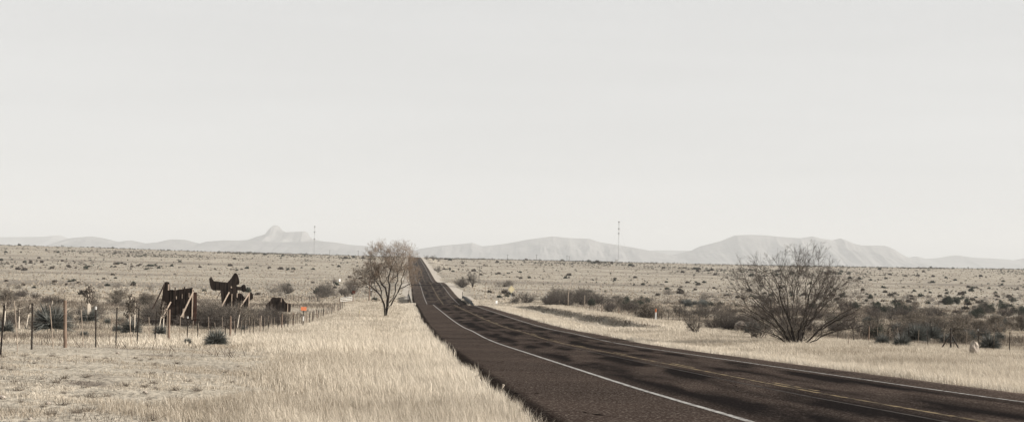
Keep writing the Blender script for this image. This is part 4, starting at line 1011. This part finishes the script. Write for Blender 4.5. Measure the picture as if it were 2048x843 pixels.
# ------------------------------------------------------------------ guardrails over the culvert
def wbeam(pts, hgt, side):
    """w-beam rail: pts = list of (x,y,z ground, rail height)"""
    prof = [(0, -.46), (.09, -.40), (.09, -.26), (.02, -.18), (.09, -.10), (.09, .04), (.02, .10), (.09, .16), (0, .22)]  # profile deepened downward to widen the shadow it casts
    V = []
    for (x, y, z, h) in pts:
        for (a, b) in prof: V.append((x+side*a, y, z+h+b))
        for (a, b) in prof[::-1]: V.append((x+side*a-side*.006, y, z+h+b))
    n = len(prof)*2; F = []
    for i in range(len(pts)-1):
        for j in range(n): q = (j+1) % n; F.append((i*n+j, i*n+q, (i+1)*n+q, (i+1)*n+j))
    me = bpy.data.meshes.new('rail'); me.from_pydata(V, [], F); me.update(); return me
def guardrail(label, D0, D1, Ya, Yb, side):
    x0 = float(road_x(Ya))+D0; t = empty('guardrail', (x0, Ya, gz(x0, Ya)), 0, label, 'guardrail'); b = Vector(t.location); pts = []; ys = np.linspace(Ya, Yb, 30)
    for i, y in enumerate(ys):
        f = i/29; D = D0+(D1-D0)*f; x = float(road_x(y))+D; hh = .78*min(1, f/.18+.12, (1-f)/.16+.25); pts.append((x-b.x, y-b.y, max(gz(x, y), float(road_z(y))-.05)-b.z, hh))
    obj('rail', wbeam(pts, 0, side), M['rail'], t)
    x, y, z, h = pts[-1]; MB().bar((x, y, z-.3), (x+.1, y, z+1.7), .14).build('end_post', M['tpost'], t)
    for i in range(1, 30, 2):
        x, y, z, h = pts[i]; MB().box(-.1, .1, -.12, .12, -.8, h+.12).build('post', M['greywood'], t, (x-side*.14, y, z))
    return t
guardrail('grey steel guardrail throwing a black shadow on the right side of the road', 5.75, 6.1, 276, 345, -1)
guardrail('short grey guardrail at the left side of the road, its shadow on the pale grass', -7.1, -7.6, 285, 350, 1)
for (px_, D_, lb) in ((0, 6.45, 'dark culvert wall added behind the right guardrail to deepen its shadow'), (0, -7.75, 'dark culvert wall added behind the left guardrail to deepen its shadow')):
    Y_ = 318; x = float(road_x(Y_))+D_; t = empty('shadow_wall', (x, Y_, gz(x, Y_)), 0, lb, 'wall')  # solid wall added to throw a black shadow beside the rail
    z0 = float(road_z(Y_))-float(t.location.z); w = MB(); cp = MB(); n_ = 8      # follows the road's grade and line
    for i in range(n_):
        ya, yb = -15+30*i/n_, -15+30*(i+1)/n_; za, zb = (float(road_z(Y_+q))-float(t.location.z) for q in (ya, yb)); xa, xb = -.0785*ya, -.0785*yb
        for m__, hw, lo_, hi_ in ((w, .14, -1.6, .72), (cp, .19, .722, .84)):
            m__.quadbox([(xa-hw, ya, za+lo_), (xa+hw, ya, za+lo_), (xb+hw, yb, zb+lo_), (xb-hw, yb, zb+lo_), (xa-hw, ya, za+hi_), (xa+hw, ya, za+hi_), (xb+hw, yb, zb+hi_), (xb-hw, yb, zb+hi_)])
    w.build('wall', M['added_wall'], t); cp.build('coping', M['added_wall'], t)

# ------------------------------------------------------------------ masts, poles, hut on the horizon
def mast(label, px, Y, hp, w, dishes):
    p = atY(px, Y); k = m_per_px(Y); H = k*hp; t = empty('radio_mast', p, 0, label, 'mast'); legs = [(w, 0), (-w/2, w*.87), (-w/2, -w*.87)]
    for l in legs: MB().tube((l[0], l[1], 0), (l[0]*.9, l[1]*.9, H), .055, .055, 6).build('leg', M['mastgrey'], t)
    br = MB(); n = int(H/2.2)
    for i in range(n):
        z0, z1 = H*i/n, H*(i+1)/n
        for j in range(3): a = legs[j]; b = legs[(j+1) % 3]; br.tube((a[0], a[1], z0), (b[0], b[1], z1), .03, .03, 4)
    br.build('bracing', M['mastgrey'], t)
    for f in dishes: MB().tube((0, -w-.7, H*f), (0, -w-.1, H*f), .9, .6, 14).build('dish', M['white'], t); MB().box(-w*1.6, w*1.6, -w, w, H*f+1.8, H*f+3.4).build('antenna', M['mastgrey'], t)
    for q in range(3):
        an = q*2.094+.5; g_ = MB()
        for f in (.55, .95): g_.tube((math.cos(an)*H*.35, math.sin(an)*H*.35, 0), (0, 0, H*f), .025, .025, 3)
        g_.build('guy_wires', M['wire'], t)
    return p, k
p, k = mast('tall thin lattice mast on the horizon right of centre with a white hut beneath', 1235.5, 2050, 79, .75, (.97, .80, .68))
t = empty('utility_hut', p+Vector((-3.4*k, 0, 0)), 0, 'tiny white hut at the foot of the right hand mast', 'hut'); MB().box(-2.6*k, 2.6*k, -2, 2, -1, 3.0).build('wall', M['white'], t); MB().box(-2.8*k, 2.8*k, -2.3, 2.3, 3.002, 3.3).build('roof', M['galv'], t)
mast('thin lattice mast on the left horizon, shorter, close to the pointed mesa', 626.5, 2250, 56, .7, (.95, .75, .5))
for i, (x, y, Y, hp) in enumerate([(658,507,1700,11),(715,509,1600,12),(958,526,560,36),(1014,516,1450,11),(1072,517,1450,12),(1133,518,1500,12),(1137.5,518,1380,12)]):
    p = atY(x, Y); k = m_per_px(Y); lb = ['faint utility pole on the horizon just right of the left mast', 'faint utility pole on the horizon left of the roadside tree', 'tall thin utility pole on the plain right of the far road, nearest of the poles', 'utility pole on the horizon, next right of the tall near pole', 'utility pole on the horizon midway between road and right mast', 'utility pole on the horizon, left one of a close pair', 'utility pole on the horizon, right one of a close pair'][i]
    t = empty('utility_pole', p, 0, lb, 'pole', 'utility poles across the plain'); r = .16 if Y > 1000 else .1
    MB().tube((0, 0, -.5), (0, 0, k*hp), r, r*.8).build('shaft', M['bark'], t); MB().bar((-1.2, 0, k*hp*.93), (1.2, 0, k*hp*.93), .14).build('crossarm', M['bark'], t)
# dark trees by the crest of the far road
for x, y, wpx, lb in ((852,517,14,'grey-brown bush beside the road on the far crest'),(866,521,14,'dark spreading bush on the far crest, right of the road'),(876,517,7,'tiny dark flat-topped tree on the far crest'),(876,544,22,'brown bush beside the right edge of the far road')):
    p = atY(x, 1150 if y < 530 else 760); bush_now(x % 3, p, x, wpx*m_per_px(p.y)/2.6, lb, None, 1.0, 'bush')

# ------------------------------------------------------------------ rocks
def rock(label, x, yb, wpx, hpx, seed, upright=False, group=None, name='rock'):
    p = at(x, yb); k = m_per_px(p.y); rs = np.random.default_rng(seed); nu, nv = 20, 14; V = []
    for j in range(nv+1):
        th = math.pi*j/nv
        for i in range(nu):
            a = 2*math.pi*i/nu; r = 1+.28*(fbm(math.cos(a)*2+seed, math.sin(a)*2+math.cos(th)*2, 1.0, 3)-.5)*2
            V.append((math.sin(th)*math.cos(a)*r*wpx*k/2, math.sin(th)*math.sin(a)*r*wpx*k/2*.8, (math.cos(th)*r*.55+.42)*hpx*k))
    F = [(j*nu+i, j*nu+(i+1) % nu, (j+1)*nu+(i+1) % nu, (j+1)*nu+i) for j in range(nv) for i in range(nu)]
    me = bpy.data.meshes.new(name); me.from_pydata([tuple(map(float, v)) for v in V], [], F); me.update(); o = obj(name, me, M['rock'], None, p); return tag(o, label, 'rock', group)
rock('pale domed boulder in the verge left of the fan-shaped shrub', 1481, 663, 24, 22, 1)
rock('tall pale standing stone right of the braced fence post', 1948, 711, 20, 30, 2)
rock('small pale upright stump-like stone among the yuccas', 1793, 690, 9, 20, 3)
for i, (x, y, w) in enumerate([(290,786,10),(4,797,14),(398,805,12),(235,707,7),(478,713,6),(120,724,6),(60,838,9),(96,808,11),(330,745,6),(2030,716,12),(2041,724,10)]):
    rock('pale stone lying on the stony left foreground slope' if x < 1000 else 'grey stone in the grass at the lower right edge of the verge', x, y, w, w*.55, 10+i, group='stones on the left slope' if x < 1000 else 'stones on the right verge', name='stone')

# weed with a seed head at the pavement edge
p = at(995, 803); k = m_per_px(p.y); t = empty('weed', p, 0, 'single tall weed with a round seed head at the left pavement edge', 'weed')
MB().tube((0, 0, 0), (k*10, 0, k*30), .005, .004, 5).build('stem', M['stalk'], t); MB().tube((k*9.6, 0, k*29), (k*11.6, 0, k*35), .012, .022, 7).build('seed_head', M['stalk'], t)

# small low dark weed tufts on the left slope and verges
def tuft_mesh(seed, n=60):
    rs = np.random.default_rng(seed); az = rs.uniform(0, 6.28, n); ph = rs.uniform(.2, 1.35, n); d = np.stack([np.cos(az)*np.sin(ph), np.sin(az)*np.sin(ph), np.cos(ph)], -1)
    V, F, t = blades(rs.normal(0, .07, (n, 3))*[1, 1, 0], d, rs.uniform(.12, .3, n), rs.uniform(.006, .012, n), None, rs.random(n)); m = mesh_np('weed_tuft', V, F, {'tint': t}); m.materials.append(M['brush']); return m
TF = [tuft_mesh(i) for i in range(3)]
for x0, x1, y0, y1, n, s0, s1, lb, gr in ((0,520,705,840,70,.5,1.1,'dark dry weed tuft on the stony left foreground slope','weed tufts on the left slope'),(1500,2048,700,740,24,.8,1.6,'dark weed tuft in the pale grass strip on the right verge','weed tufts on the right verge')):
    for _ in range(n):
        x = random.uniform(x0, x1); y = random.uniform(y0, y1)+(random.uniform(0, .05)*(x-1024) if x0 > 1000 else 0); p = at(x, y); D = p.x-float(road_x(p.y))
        if -8 < D < 6.2: continue
        o = bpy.data.objects.new('weed_tuft', random.choice(TF)); COL.objects.link(o); o.location = p; o.scale = (random.uniform(s0, s1)*.62,)*3; o.scale[2] *= .8; o.rotation_euler[2] = random.uniform(0, 6.28); 
        big = 'larger ' if o.scale[0] > (s0+s1)*.31 else 'smaller '
        if x0 < 1000: lb2 = big+'dark dry weed tuft on the left slope '+('just below the fence' if y < 750 else 'close to the lower edge' if y > 800 else 'halfway down')+(', far left' if x < 250 else '')
        else: lb2 = big+'dark weed tuft in the pale right verge '+('in front of the fan-shaped shrub' if x < 1750 else 'near the braced post and standing stone')
        tag(o, lb2, 'weed', gr)

# ------------------------------------------------------------------ haze
me = bpy.data.meshes.new('haze'); b = MB().box(-15000, 15000, -120, 25500, -420, 560); me.from_pydata(b.v, [], b.f); me.update()
hm = bpy.data.materials.new('haze'); hm.use_nodes = True; hm.node_tree.nodes.remove(hm.node_tree.nodes['Principled BSDF'])
pv = hm.node_tree.nodes.new('ShaderNodeVolumePrincipled'); pv.inputs['Color'].default_value = (.89, .895, .885, 1); pv.inputs['Density'].default_value = .74e-4; pv.inputs['Anisotropy'].default_value = .0
hm.node_tree.links.new(pv.outputs[0], hm.node_tree.nodes['Material Output'].inputs['Volume'])
hz = obj('haze', me, hm); tag(hz, kind='stuff', label='thin pale haze over the plain and mountains', cat='haze')
print('grass tris', NG, 'objects', len(bpy.data.objects))
